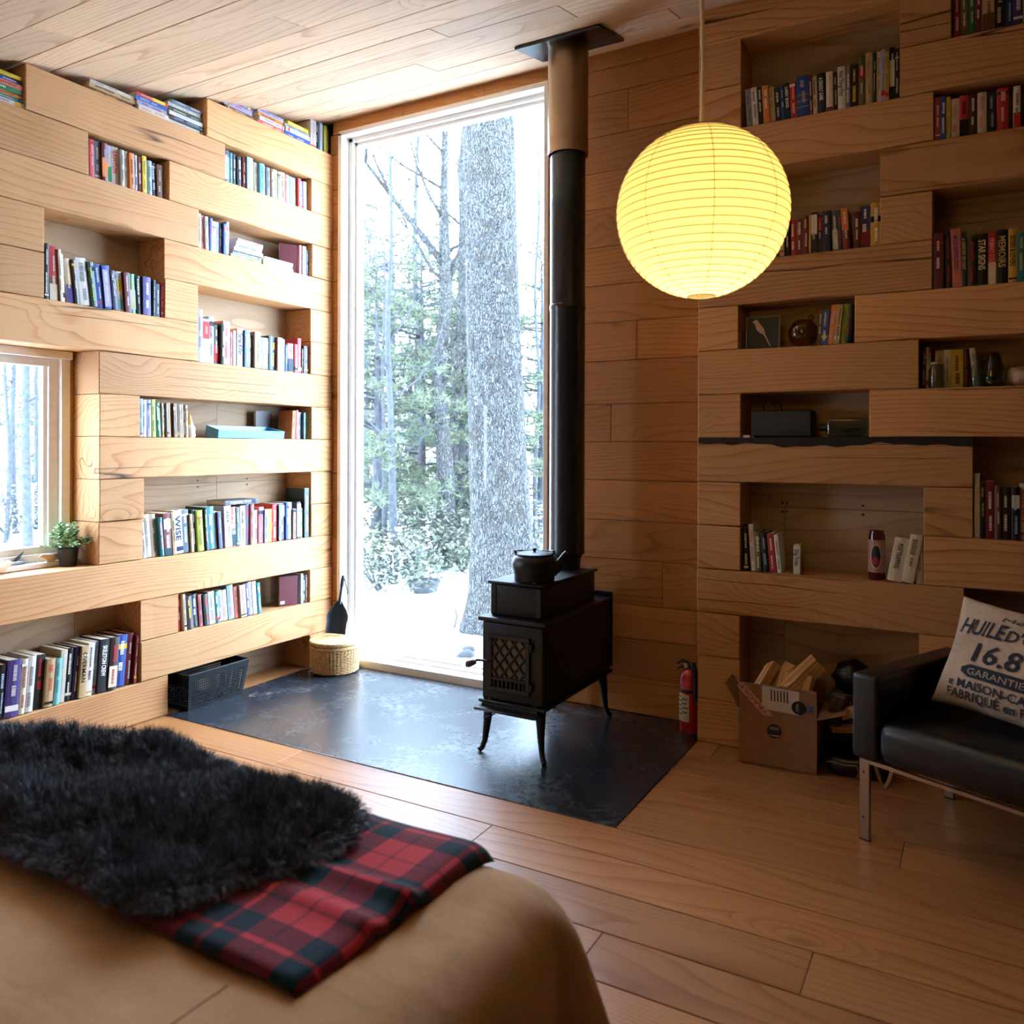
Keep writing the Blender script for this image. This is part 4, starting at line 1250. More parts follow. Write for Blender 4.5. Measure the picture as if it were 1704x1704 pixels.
lettering('HGO', lambda x, y: (0.088 + y - 0.012, -0.0044, 0.062 - x), s2, M['whitepaper'], width=0.034, height=0.012)
decal('blue_tag', [(-0.009, -0.012), (0.009, -0.014), (0.009, 0.014), (-0.009, 0.014)], -0.0030, 0.135, 0.045, plain('blue_tag', '2a5f9a', 0.5), ff)
Rt = Matrix.Translation((-0.155, -0.0032, 0.118)) @ Matrix.Rotation(math.radians(47), 4, 'Y')
tp = obj('tape_strip', pydata([Rt @ Vector(q) for q in ((0, 0, -0.016), (0.185, 0, -0.016), (0.185, 0, 0.016), (0, 0, 0.016))], [(0, 1, 2, 3)], 'tape_strip'), ff, M['tape'])
lettering('FRAGILE', lambda x, y: Rt @ Vector((0.155 - x, -0.0006, 0.009 - y)), tp, M['tapered'], width=0.15, height=0.018, bold=True)

M['firewood'] = wood('split_firewood', (0.30, 0.13, 0.05), (0.52, 0.29, 0.13), (0.66, 0.42, 0.22), rough=0.85, rings=40, warp=5, knots=2.0, cracks=0.6, tone=0.4)
M['barkwood'] = plain('rough_bark', '3b2a1c', 0.95, var=0.5, vscale=45, bump=1.0)
wrng = random.Random(3)
def split_log(loc, rot, L, r, label, mat='firewood', n=6, grp='firewood in and behind the cardboard box'):
    bm = bmesh.new()
    angs = sorted(wrng.uniform(0, 2 * PI) for _ in range(n))
    angs = [2 * PI * k / n + wrng.uniform(-0.4, 0.4) for k in range(n)]
    rr = [r * wrng.uniform(0.6, 1.15) for _ in range(n)]
    rings_ = []
    for i in range(4):
        x = L * (i / 3 - 0.5)
        rings_.append([bm.verts.new((x + wrng.uniform(-0.012, 0.012), rr[k] * math.cos(angs[k]) * wrng.uniform(0.9, 1.1), rr[k] * math.sin(angs[k]) * wrng.uniform(0.9, 1.1))) for k in range(n)])
    for a, b in zip(rings_, rings_[1:]):
        for k in range(n):
            bm.faces.new((a[k], a[(k + 1) % n], b[(k + 1) % n], b[k]))
    bm.faces.new(rings_[0])
    bm.faces.new(list(reversed(rings_[-1])))
    o = obj('firewood', mesh(bm, 'firewood'), None, M[mat], label=label, cat='firewood', group=grp)
    o.location = loc
    o.rotation_euler = rot
    return o
split_log((-0.805, 3.655, 0.32), (0.2, -0.75, 1.1), 0.19, 0.05, 'pale split log sticking up at the left of the cardboard box')
split_log((-0.74, 3.72, 0.315), (0.5, -0.8, 0.9), 0.19, 0.048, 'jagged split log in the middle of the cardboard box')
split_log((-0.65, 3.70, 0.35), (0.1, -0.6, 0.9), 0.20, 0.055, 'largest split log on top of the cardboard box')
split_log((-0.72, 3.65, 0.30), (0.9, -0.9, 1.5), 0.15, 0.045, 'split log right behind the front flap of the box')
split_log((-0.632, 3.655, 0.285), (0.4, -0.95, 1.35), 0.16, 0.045, 'orange split log at the right end inside the box')
split_log((-0.735, 3.67, 0.075), (0.0, -0.05, 0.1), 0.22, 0.05, 'split log lying low inside the cardboard box')
split_log((-0.495, 3.66, 0.255), (0.0, -1.35, 0.5), 0.13, 0.036, 'bark covered log beside the cardboard box', 'barkwood', 9)
split_log((-0.375, 3.67, 0.285), (0.4, -0.42, 0.12), 0.24, 0.028, 'smooth pale split log leaning out behind the sofa arm', n=5)
split_log((-0.40, 3.66, 0.19), (0.2, -0.12, 0.1), 0.25, 0.022, 'thin split log lying flat behind the sofa arm', n=5)

M['bag'] = plain('black_bag', '0c0d10', 0.35, spec=0.6)
bm = bmesh.new()
bmesh.ops.create_icosphere(bm, subdivisions=3, radius=1.0)
for v_ in bm.verts:
    k = 1 + 0.16 * math.sin(v_.co.x * 5 + v_.co.z * 7) * math.cos(v_.co.y * 6)
    v_.co = Vector((v_.co.x * 0.075 * k, v_.co.y * 0.06 * k, max(v_.co.z, -0.8) * 0.075 * k))
sack = obj('plastic_sack', mesh(bm, 'plastic_sack', True), None, M['bag'], label='crumpled black plastic sack behind the cardboard box', cat='sack')
sack.location = (-0.46, 3.80, 0.36)
bmb = bmesh.new()
bm_box(bmb, (-0.09, -0.06, 0), (0.10, 0.06, 0.30), 0.012)
crate = obj('dark_crate', mesh(bmb, 'dark_crate', True, 40), None, M['bag'], label='dark storage crate under the black sack beside the box', cat='crate')
crate.location = (-0.455, 3.81, 0.001)
gear = empty('gear_bag', (-0.42, 3.66, 0.001), 0.08, label='black gear bag with tan piping on the floor beside the box', cat='bag')
bm = bmesh.new()
bmesh.ops.create_uvsphere(bm, u_segments=28, v_segments=16, radius=1.0)
for v_ in bm.verts:
    x, y, z = v_.co
    f = lambda t: math.copysign(abs(t) ** 0.6, t)
    v_.co = Vector((f(x) * 0.125, f(y) * 0.075, (f(z) * 0.5 + 0.5) * 0.085 + 0.004 * math.sin(x * 9)))
obj('body', mesh(bm, 'body', True), gear, M['bag'])
M['piping'] = plain('tan_piping', '8a6a44', 0.7)
tube('piping', [(-0.12, -0.06, 0.05), (-0.10, -0.076, 0.062), (-0.05, -0.079, 0.055), (0.0, -0.079, 0.06), (0.01, -0.079, 0.03), (0.0, -0.079, 0.012)], 0.0022, M['piping'], gear, 6)
tube('strap', [(0.07, -0.075, 0.07), (0.09, -0.10, 0.02), (0.105, -0.11, 0.004), (0.12, -0.10, 0.03), (0.13, -0.07, 0.06)], 0.004, M['piping'], gear, 6, 2.0)

# ------------------------------------------------------------------ sofa and cushion
M['leather'] = plain('black_leather', '07080b', 0.36, spec=0.45, var=0.2, vscale=150, bump=0.06)
M['chrome'] = plain('brushed_steel', 'a99a90', 0.28, metal=1.0)
sofa = empty('sofa', (-0.326, 3.06, 0), math.atan2(-0.424, 0.906), label='low black leather sofa on steel legs', cat='sofa')
SL = 1.75
def soft_box(name, lo, hi, r, mat, parent, puff=0.0):
    bm = bmesh.new()
    bm_box(bm, lo, hi, 0)
    bmesh.ops.bevel(bm, geom=list(bm.edges), offset=r, segments=5, affect='EDGES', profile=0.5)
    if puff:
        bmesh.ops.subdivide_edges(bm, edges=[e for e in bm.edges if e.calc_length() > 0.15], cuts=10, use_grid_fill=True)
        cx = [(lo[i] + hi[i]) / 2 for i in range(3)]
        hx = [(hi[i] - lo[i]) / 2 for i in range(3)]
        for v_ in bm.verts:
            q = [(v_.co[i] - cx[i]) / hx[i] for i in range(3)]
            v_.co.z += puff * max(0, q[2]) * (1 - min(1, abs(q[0])) ** 4) * (1 - min(1, abs(q[1])) ** 2)
    return obj(name, mesh(bm, name, True, 60), parent, mat)
soft_box('armrest', (-0.045, -0.015, 0.282), (0.052, 0.63, 0.575), 0.016, M['leather'], sofa)
soft_box('armrest', (SL - 0.05, -0.015, 0.282), (SL + 0.045, 0.63, 0.575), 0.016, M['leather'], sofa)
soft_box('seat', (0.053, -0.03, 0.287), (SL - 0.051, 0.52, 0.43), 0.045, M['leather'], sofa, 0.012)
soft_box('backrest', (0.053, 0.50, 0.30), (SL - 0.051, 0.63, 0.58), 0.03, M['leather'], sofa)
for y in (0.0, 0.58):
    box('rail', (0.0, y - 0.006, 0.268), (SL, y + 0.006, 0.281), M['chrome'], sofa, 0.001)
    for x in (0.0, SL):
        lg = box('leg', (x - 0.018, y - 0.007, 0.004), (x + 0.018, y + 0.007, 0.281), M['chrome'], sofa, 0.0015)
        box('foot_pad', (x - 0.018, y - 0.007, 0.0), (x + 0.018, y + 0.007, 0.004), M['blackplastic'], lg)
        for z in (0.08, 0.235):
            lathe('screw', [(0, 0.0015), (0.0035, 0.0015), (0.004, 0)], M['iron'], lg, 8, Matrix.Translation((x - 0.002, y - 0.007, z)) @ Matrix.Rotation(PI / 2, 4, 'X'))
for x in (0.02, SL - 0.02):
    box('rail', (x - 0.006, 0.0, 0.268), (x + 0.006, 0.58, 0.281), M['chrome'], sofa, 0.001)

lc = NT('linen')
v, _ = lc.coords(rnd=False)
wx = lc.noise(lc.vmath('MULTIPLY', v, (500, 500, 60)), 1.0, 2)
wz = lc.noise(lc.vmath('MULTIPLY', v, (60, 60, 500)), 1.0, 2)
bl = lc.noise(v, 7.0, 3)
f = lc.math('ADD', lc.math('MULTIPLY', lc.math('ADD', wx, wz), 0.3), lc.math('MULTIPLY', bl, 0.4))
lc.set(Base_Color=lc.ramp(f, [(0.3, lin('8f7a68')), (0.7, lin('cbb6a2'))]), Roughness=0.9, Specular_IOR_Level=0.2)
lc.bump(f, 0.2, 0.002)
M['linen'] = lc.mat
PW, PH, PT = 0.27, 0.195, 0.075
cush = empty('cushion', (0.146, 3.148, 0.631), math.atan2(-0.207, 0.25), label='linen cushion printed with French lettering on the sofa', cat='cushion')
cush.rotation_euler = Euler((math.radians(-24), math.radians(3), math.atan2(-0.16, 0.25)), 'XYZ')
def pil(u, w):
    """front surface of the cushion at u, w in -1..1"""
    ex_ = u * PW * (1 - 0.075 * (1 - w * w) * 1.0 + 0.0)
    ez_ = w * PH * (1 - 0.085 * (1 - u * u))
    t = PT * (max(0, 1 - u * u) * max(0, 1 - w * w)) ** 0.42
    return ex_, t, ez_
NP = 34
vs, fs = [], []
for side in (-1, 1):
    for j in range(NP + 1):
        for i in range(NP + 1):
            x, t, z = pil(math.sin(PI / 2 * (-1 + 2 * i / NP)), math.sin(PI / 2 * (-1 + 2 * j / NP)))
            wv = 0.002 * math.sin(x * 60 + z * 25)
            vs.append((x, side * (t + wv), z))
    o_ = 0 if side < 0 else (NP + 1) ** 2
    for j in range(NP):
        for i in range(NP):
            q = (o_ + j * (NP + 1) + i, o_ + j * (NP + 1) + i + 1, o_ + (j + 1) * (NP + 1) + i + 1, o_ + (j + 1) * (NP + 1) + i)
            fs.append(q if side < 0 else tuple(reversed(q)))
me = pydata(vs, fs, 'cover', True)
bm = bmesh.new()
bm.from_mesh(me)
bmesh.ops.remove_doubles(bm, verts=bm.verts, dist=0.0008)
obj('cover', mesh(bm, 'cover', True), cush, M['linen'])
M['navyink'] = plain('faded_navy_ink', '1b1f2e', 0.85)
def on_pillow(x, z):
    u = max(-0.98, min(0.98, x / PW / 0.94))
    w = max(-0.98, min(0.98, z / PH / 0.94))
    _, t, _ = pil(u, w)
    return (x, -t - 0.0035, z)
def pillow_text(s, x, z, width, height, bold=False, slant=0.0, mat='navyink'):
    vs_, fs_ = text_geo(s, bold)
    w_ = max(q[0] for q in vs_)
    o_ = obj('lettering', None, cush)
    bpy.data.objects.remove(o_)
    return lettering(s, lambda a, b: on_pillow(x + a, z + b), cush, M[mat], width=width, height=height, bold=bold, slant=slant)
pillow_text('Médaille', -0.085, 0.128, 0.20, 0.016, False, 0.4)
pillow_text('HUILE', -0.218, 0.062, 0.158, 0.056, True, 0.12)
pillow_text("D'OLIVE", -0.05, 0.064, 0.21, 0.040, True, 0.12)
pillow_text('16.8 oz', -0.14, -0.028, 0.30, 0.066, True, 0.15)
# dark cartouche
vs, fs = [], []
for (mx, mz, yo, mt) in ((0.0, 0.0, 0.0, 'navyink'),):
    poly = [(-0.165, -0.062), (-0.155, -0.045), (-0.14, -0.04), (0.16, -0.04), (0.175, -0.045), (0.185, -0.062), (0.175, -0.08), (0.16, -0.085), (-0.14, -0.085), (-0.155, -0.08)]
    n_ = 24
    for i in range(n_ + 1):
        x = -0.165 + 0.35 * i / n_
        e = min(1, min(i, n_ - i) / 2.0)
        for k in range(5):
            vs.append(on_pillow(x, -0.0625 + (k / 4 - 0.5) * 0.043 * (0.35 + 0.65 * e)))
    for i in range(n_):
        for k in range(4):
            a = i * 5 + k
            fs.append((a, a + 5, a + 6, a + 1))
cart = obj('printed_cartouche', pydata(vs, fs, 'printed_cartouche'), cush, M['navyink'])
lt = lettering('GARANTIE PURE', lambda a, b: tuple(q + d for q, d in zip(on_pillow(-0.14 + a, -0.074 + b), (0, -0.0015, 0))), cart, M['linen'], width=0.30, height=0.022)
pillow_text('« MAISON-CARRÉE »', -0.205, -0.122, 0.40, 0.028, True)
pillow_text('FABRIQUÉ en FRANCE', -0.205, -0.158, 0.41, 0.029, True)

# ------------------------------------------------------------------ paper lantern
LR = 0.25
LP = Vector((-0.703, 2.372, 2.05))
lamp = empty('paper_lantern', LP, label='glowing round paper lantern hanging from a pale cord', cat='lamp')
pm = NT('lantern_paper')
tl = pm.t.nodes.new('ShaderNodeBsdfTranslucent')
tl.inputs['Color'].default_value = (0.5, 0.37, 0.13, 1)
em = pm.t.nodes.new('ShaderNodeEmission')
em.inputs['Color'].default_value = (1.0, 0.62, 0.15, 1)
em.inputs['Strength'].default_value = 0.62
ad = pm.t.nodes.new('ShaderNodeAddShader')
pm.l(tl.outputs[0], ad.inputs[0])
pm.l(em.outputs[0], ad.inputs[1])
pm.l(ad.outputs[0], pm.out.inputs['Surface'])
M['paper'] = pm.mat
NR = 31
prof = []
for i in range(NR * 4 + 1):
    t = 0.13 + (PI - 0.30) * i / (NR * 4)
    r = LR * (1 - 0.006 * (0.5 + 0.5 * math.cos(2 * PI * i / 4)) * 0 - 0.0035 * (1 - abs(math.sin(PI * i / 4.0))))
    prof.append((r * math.sin(t), r * math.cos(t)))
lathe('shade', prof, M['paper'], lamp, 72, angle=180)
wirem = plain('rib_wire', '5e4610', 0.6)
bm = bmesh.new()
for i in range(NR + 1):
    t = 0.13 + (PI - 0.30) * i / NR
    rr_, zz = (LR + 0.0006) * math.sin(t), (LR + 0.0006) * math.cos(t)
    bm_tube(bm, [(rr_ * math.cos(2 * PI * k / 64), rr_ * math.sin(2 * PI * k / 64), zz) for k in range(65)], 0.0013, 4, False)
obj('rib_wire', mesh(bm, 'rib_wire', True), lamp, wirem, kind='stuff')
for k in range(8):
    a = 0.42 + 2 * PI * k / 8
    tube('seam', [((LR + 0.0004) * math.sin(t) * math.cos(a), (LR + 0.0004) * math.sin(t) * math.sin(a), (LR + 0.0004) * math.cos(t)) for t in [0.13 + (PI - 0.3) * i / 24 for i in range(25)]], 0.0009, wirem, lamp, 4)
top = ceil_z(LP.y) - LP.z
cordm = plain('pale_cord', 'e0c898', 0.7)
tube('cord', [(0, 0, 0.10), (0.0, 0, 0.27), (0.003, 0.001, 0.45), (-0.002, 0, 0.63), (0, 0, top)], 0.0062, cordm, lamp, 8)
lathe('ceiling_cap', [(0, top - 0.03), (0.045, top - 0.025), (0.05, top + 0.005)], cordm, lamp, 24)
bulb_m = NT('bulb_glow')
be = bulb_m.t.nodes.new('ShaderNodeEmission')
be.inputs['Color'].default_value = (1, 0.8, 0.5, 1)
be.inputs['Strength'].default_value = 30
bulb_m.l(be.outputs[0], bulb_m.out.inputs['Surface'])
lathe('socket', [(0.016, 0.11), (0.018, 0.08), (0.018, 0.02), (0.014, -0.01), (0, -0.01)], M['blackplastic'], lamp, 16)
pl = bpy.data.lights.new('bulb_light', 'POINT')
pl.energy = 7.0
pl.color = (1.0, 0.80, 0.55)
pl.shadow_soft_size = 0.035
plo = bpy.data.objects.new('bulb_light', pl)
COL.objects.link(plo)
plo.parent = lamp
plo.location = (0, 0, -0.13)

# ------------------------------------------------------------------ bed
sp = NT('tan_cotton')
v, _ = sp.coords(rnd=False)
wv1 = sp.noise(sp.vmath('MULTIPLY', v, (700, 90, 90)), 1.0, 2)
wv2 = sp.noise(sp.vmath('MULTIPLY', v, (90, 700, 90)), 1.0, 2)
bl = sp.noise(v, 3.0, 3)
f = sp.math('ADD', sp.math('MULTIPLY', sp.math('ADD', wv1, wv2), 0.25), sp.math('MULTIPLY', bl, 0.5))
sp.set(Base_Color=sp.ramp(f, [(0.3, lin('b58858')), (0.7, lin('d6ae80'))]), Roughness=0.85, Specular_IOR_Level=0.25, Sheen_Weight=0.15)
sp.bump(sp.math('ADD', f, sp.math('MULTIPLY', sp.noise(sp.vmath('MULTIPLY', v, (5.0, 11.0, 5.0)), 1.0, 2, 0.5, 0.5), 4.0)), 0.35, 0.006)
M['spread'] = sp.mat
bx0, bx1, by0, by1, bz = -2.80, -0.675, -0.55, 1.515, 0.50
bed = empty('bed', ((bx0 + bx1) / 2, (by0 + by1) / 2, 0), label='bed under a tan cotton bedspread in the foreground', cat='bed')
hx, hy = (bx1 - bx0) / 2, (by1 - by0) / 2
box('bed_base', (-hx + 0.06, -hy + 0.06, 0.0), (hx - 0.06, hy - 0.06, 0.22), M['wood_dark'], bed, 0.01)
soft_box('mattress', (-hx + 0.06, -hy + 0.06, 0.221), (hx - 0.06, hy - 0.06, bz - 0.035), 0.07, M['linen'], bed)
def rrect(hx_, hy_, r, n=120):
    """rounded rectangle as points with outward normals"""
    segs = []
    cs = [(hx_ - r, hy_ - r, 0), (-(hx_ - r), hy_ - r, PI / 2), (-(hx_ - r), -(hy_ - r), PI), (hx_ - r, -(hy_ - r), 1.5 * PI)]
    pts = []
    for k, (cx, cy_, a0) in enumerate(cs):
        for i in range(17):
            a = a0 + PI / 2 * i / 16
            pts.append((cx + r * math.cos(a), cy_ + r * math.sin(a), math.cos(a), math.sin(a)))
        nx_ = cs[(k + 1) % 4]
        a = a0 + PI / 2
        p0 = (cx + r * math.cos(a), cy_ + r * math.sin(a))
        p1 = (nx_[0] + r * math.cos(a), nx_[1] + r * math.sin(a))
        for i in range(1, n):
            t = i / n
            pts.append((p0[0] + (p1[0] - p0[0]) * t, p0[1] + (p1[1] - p0[1]) * t, math.cos(a), math.sin(a)))
    return pts
outl = rrect(hx, hy, 0.11)
vs, fs = [], []
NO = len(outl)
rim_ = {}
for o_ in [q[0] for q in [(-0.34,), (-0.24,), (-0.17,), (-0.12,), (-0.085,), (-0.055,), (-0.03,), (-0.012,)]]:
    rim_[o_] = rrect(hx + o_, hy + o_, max(0.035, 0.11 + 0.3 * o_))
prof = [(-0.34, 0.0), (-0.24, 0.001), (-0.17, 0.0), (-0.12, -0.004), (-0.085, -0.010), (-0.055, -0.022), (-0.03, -0.04), (-0.012, -0.065), (0.0, -0.10), (0.006, -0.15), (0.01, -0.21), (0.013, -0.27), (0.016, -0.33), (0.018, -0.38)]
per = 0.0
for k, (x, y, nx_, ny_) in enumerate(outl):
    if k:
        per += math.hypot(x - outl[k - 1][0], y - outl[k - 1][1])
    cd = math.hypot(x - hx, y - hy)
    for j, (o_, z) in enumerate(prof):
        dn = min(1, max(0, (-z - 0.06) / 0.25))
        # hanging folds, deeper near the corner
        fold = dn * (0.016 * math.sin(per * 15) + 0.007 * math.sin(per * 41 + 1)) + dn * 0.075 * math.exp(-(cd / 0.17) ** 2) * math.sin(per * 26 + 0.6)
        zz = bz + z
        if j < 4:
            zz += 0.004 * math.sin(x * 7 + y * 3) + 0.003 * math.sin(y * 11 - x * 4)
        if o_ < 0:
            rx_, ry_ = rim_[o_][k][:2]
            vs.append((rx_ + nx_ * fold, ry_ + ny_ * fold, zz))
        else:
            vs.append((x + nx_ * (o_ + fold), y + ny_ * (o_ + fold), zz))
NPf = len(prof)
for k in range(NO):
    k2 = (k + 1) % NO
    for j in range(NPf - 1):
        fs.append((k * NPf + j, k * NPf + j + 1, k2 * NPf + j + 1, k2 * NPf + j))
# top middle
rings_ = [0.8, 0.55, 0.3]
base_i = {1.0: [k * NPf for k in range(NO)]}
prev = base_i[1.0]
for s in rings_:
    cur = []
    for k in range(NO):
        x, y, z = vs[k * NPf]
        cur.append(len(vs))
        xs_, ys_ = x * s, y * s
        vs.append((xs_, ys_, bz + 0.004 * math.sin(xs_ * 7 + ys_ * 3) + 0.004 * math.sin(ys_ * 9 - xs_ * 5)))
    for k in range(NO):
        k2 = (k + 1) % NO
        fs.append((prev[k], cur[k], cur[k2], prev[k2])[::-1])
    prev = cur
vs.append((0, 0, bz))
for k in range(NO):
    fs.append((prev[k], prev[(k + 1) % NO], len(vs) - 1))
me = pydata(vs, fs, 'bedspread', True)
bm = bmesh.new()
bm.from_mesh(me)
obj('bedspread', mesh(bm, 'bedspread', True), bed, M['spread'])
seam_pts = [(-1.025 - bed.location.x, 0.90 - bed.location.y, bz + 0.0035), (-1.03 - bed.location.x, 0.5 - bed.location.y, bz + 0.004), (-1.03 - bed.location.x, -0.4 - bed.location.y, bz + 0.004)]
tube('seam', seam_pts, 0.0016, M['piping'], bed, 4)

# ------------------------------------------------------------------ plaid blanket
pq = NT('red_plaid')
v, _ = pq.coords(rnd=False)
sx_ = pq.t.nodes.new('ShaderNodeSeparateXYZ')
pq.l(v, sx_.inputs[0])
def stripes(m, c, period, off):
    t = m.math('MODULO', m.math('ADD', c, 100 * period + off), period)
    a = m.math('LESS_THAN', t, 0.052)
    b = m.math('MULTIPLY', m.math('GREATER_THAN', t, 0.064), m.math('LESS_THAN', t, 0.116))
    thin = m.math('MULTIPLY', m.math('GREATER_THAN', t, 0.165), m.math('LESS_THAN', t, 0.172))
    return m.math('ADD', m.math('ADD', a, b), m.math('MULTIPLY', thin, 0.6))
fx = stripes(pq, sx_.outputs[0], 0.23, 0.075)
fy = stripes(pq, sx_.outputs[1], 0.23, 0.05)
tot = pq.math('MULTIPLY', pq.math('ADD', fx, fy), 0.5)
fuzz = pq.noise(v, 160, 3, 0.7)
tot = pq.math('ADD', tot, pq.math('MULTIPLY', pq.math('SUBTRACT', fuzz, 0.5), 0.25))
col = pq.ramp(tot, [(0.05, lin('c43a42')), (0.42, lin('7a2834')), (0.6, lin('6a2230')), (0.95, lin('12303c'))])
pq.set(Base_Color=col, Roughness=0.95, Specular_IOR_Level=0.1, Sheen_Weight=0.2)
pq.bump(fuzz, 0.3, 0.003)
M['plaid'] = pq.mat
blanket = empty('plaid_blanket', (-1.35, 1.2, bz), label='folded red and black plaid blanket across the bed foot', cat='blanket')
vs, fs = [], []
NU, NV = 90, 56
def blk(u, w):
    """u 0..1 from head side to foot edge (x), w 0..1 from near edge to far edge (y)"""
    x = -1.95 + (1.045 + 0.028 * w) * u
    y = 0.925 + (0.555) * w + 0.02 * (1 - u)
    z = 0.026
    rid = 0.022 * math.exp(-((w - 0.52 + 0.10 * (1 - u)) / 0.045) ** 2) + 0.014 * math.exp(-((w - 0.33) / 0.04) ** 2)
    z += rid * max(0, u - 0.55) / 0.45
    z += 0.003 * math.sin(x * 13 + y * 9)
    z += 0.03 * math.exp(-((u - 1.0) / 0.03) ** 2) * 0.0
    return x, y, z
for layer in (0, 1):
    for j in range(NV + 1):
        for i in range(NU + 1):
            u, w = i / NU, j / NV
            x, y, z = blk(u, w)
            e = min(u, 1 - u) * 1.05
            e2 = min(w, 1 - w) * 0.56
            ed = min(e, e2)
            th = 0.024 * min(1, math.sqrt(max(0.0, ed) / 0.014)) if ed < 0.014 else 0.024
            zt = z if layer else max(0.004, z - 0.026)
            zz = (z - 0.012) + (th / 2 if layer else -th / 2)
            # over the rounded bed edge it droops a little
            drop = max(0, y - 1.40) ** 2 * 2.2 + max(0, x + 0.93) ** 2 * 8
            vs.append((x + 1.35, y - 1.2, zz - drop))
    o_ = layer * (NU + 1) * (NV + 1)
    for j in range(NV):
        for i in range(NU):
            q = (o_ + j * (NU + 1) + i, o_ + j * (NU + 1) + i + 1, o_ + (j + 1) * (NU + 1) + i + 1, o_ + (j + 1) * (NU + 1) + i)
            fs.append(q if layer else tuple(reversed(q)))
me = pydata(vs, fs, 'wool', True)
bm = bmesh.new()
bm.from_mesh(me)
bmesh.ops.remove_doubles(bm, verts=bm.verts, dist=0.0006)
obj('wool', mesh(bm, 'wool', True), blanket, M['plaid'])

# ------------------------------------------------------------------ sheepskin
nrng = np.random.default_rng(4)
FURP = [(-2.55, 1.10), (-2.45, 1.28), (-2.20, 1.36), (-2.02, 1.45), (-1.86, 1.49), (-1.60, 1.45), (-1.46, 1.42), (-1.34, 1.46), (-1.20, 1.43), (-1.13, 1.32), (-1.12, 1.22), (-1.15, 1.13), (-1.20, 1.07), (-1.22, 0.97), (-1.29, 0.905), (-1.38, 0.91), (-1.45, 0.935), (-1.54, 0.925), (-1.68, 0.935), (-1.9, 0.95), (-2.2, 0.92), (-2.48, 0.98)]
fur_o = (-1.75, 1.2, bz)
poly = np.array(FURP)
def inside(P):
    x, y = P[:, 0], P[:, 1]
    r = np.zeros(len(P), bool)
    j = len(poly) - 1
    for i in range(len(poly)):
        xi, yi, xj, yj = *poly[i], *poly[j]
        c_ = ((yi > y) != (yj > y)) & (x < (xj - xi) * (y - yi) / (yj - yi + 1e-12) + xi)
        r ^= c_
        j = i
    return r
def edge_d(P):
    d = np.full(len(P), 9.0)
    for i in range(len(poly)):
        a, b = poly[i], poly[(i + 1) % len(poly)]
        ab = b - a
        t = np.clip(((P - a) @ ab) / (ab @ ab), 0, 1)
        d = np.minimum(d, np.linalg.norm(P - (a + t[:, None] * ab), axis=1))
    return d
def skin_z(P):
    x, y = P[:, 0], P[:, 1]
    lump = 0.018 * np.sin(x * 13 + 1.2) * np.sin(y * 15 + x * 4) + 0.014 * np.sin(x * 7 - y * 11)
    return 0.040 + lump * np.clip(edge_d(P) / 0.08, 0, 1) + 0.012 * np.clip(edge_d(P) / 0.06, 0, 1)
rug = empty('sheepskin', fur_o, label='fluffy charcoal sheepskin thrown over the plaid blanket', cat='sheepskin')
# hide under the wool
gx, gy_ = np.meshgrid(np.linspace(-2.6, -1.05, 70), np.linspace(0.85, 1.55, 36))
G = np.stack([gx.ravel(), gy_.ravel()], 1)
ins = inside(G)
z_ = skin_z(G) - 0.002
idx = -np.ones(len(G), int)
idx[ins] = np.arange(ins.sum())
vsk = [(G[i, 0] - fur_o[0], G[i, 1] - fur_o[1], z_[i]) for i in range(len(G)) if ins[i]]
fsk = []
for j in range(35):
    for i in range(69):
        q = [j * 70 + i, j * 70 + i + 1, (j + 1) * 70 + i + 1, (j + 1) * 70 + i]
        if all(ins[k] for k in q):
            fsk.append(tuple(idx[k] for k in q))
M['hide'] = plain('dark_hide', '15171c', 0.9)
obj('hide', pydata(vsk, fsk, 'hide', True), rug, M['hide'])
NS = 120000
P = np.stack([nrng.uniform(-2.6, -1.08, NS * 2), nrng.uniform(0.86, 1.55, NS * 2)], 1)
P = P[inside(P)][:NS]
n_ = len(P)
ed = edge_d(P)
# locks: neighbouring fibres bend the same way
NC = 900
Cc = P[nrng.integers(0, n_, NC)]
cdir = nrng.normal(0, 1, (NC, 2))
cell = {}
near = np.zeros(n_, int)
for s0_ in range(0, n_, 4000):
    dd = ((P[s0_:s0_ + 4000, None, :] - Cc[None]) ** 2).sum(2)
    near[s0_:s0_ + 4000] = dd.argmin(1)
ctr = poly.mean(0)
outw = (P - ctr)
outw /= np.linalg.norm(outw, axis=1)[:, None] + 1e-9
edge_w = np.clip(1 - ed / 0.09, 0, 1)[:, None]
lean = 0.55 * cdir[near] + 0.35 * nrng.normal(0, 1, (n_, 2)) + 1.3 * edge_w * outw
ln = nrng.uniform(0.038, 0.062, n_) * (0.75 + 0.25 * np.clip(ed / 0.05, 0, 1))
lean /= np.maximum(1.0, np.linalg.norm(lean, axis=1) / 1.5)[:, None]
z0_ = skin_z(P) - 0.004
root = np.concatenate([P, z0_[:, None]], 1)
dirv = np.concatenate([lean * 0.55, np.ones((n_, 1)) * (1.05 - 0.55 * edge_w)], 1)
dirv /= np.linalg.norm(dirv, axis=1)[:, None]
pull = np.concatenate([(Cc[near] - P) * 0.9, np.zeros((n_, 1))], 1)
side = np.cross(dirv, nrng.normal(0, 1, (n_, 3)))
side /= np.linalg.norm(side, axis=1)[:, None] + 1e-9
curl = np.cross(dirv, side)
T = [0.0, 0.35, 0.7, 1.0]
Wd = [0.0007, 0.0007, 0.0005, 0.0]
pts_ = []
ph = nrng.uniform(0, 6.28, n_)
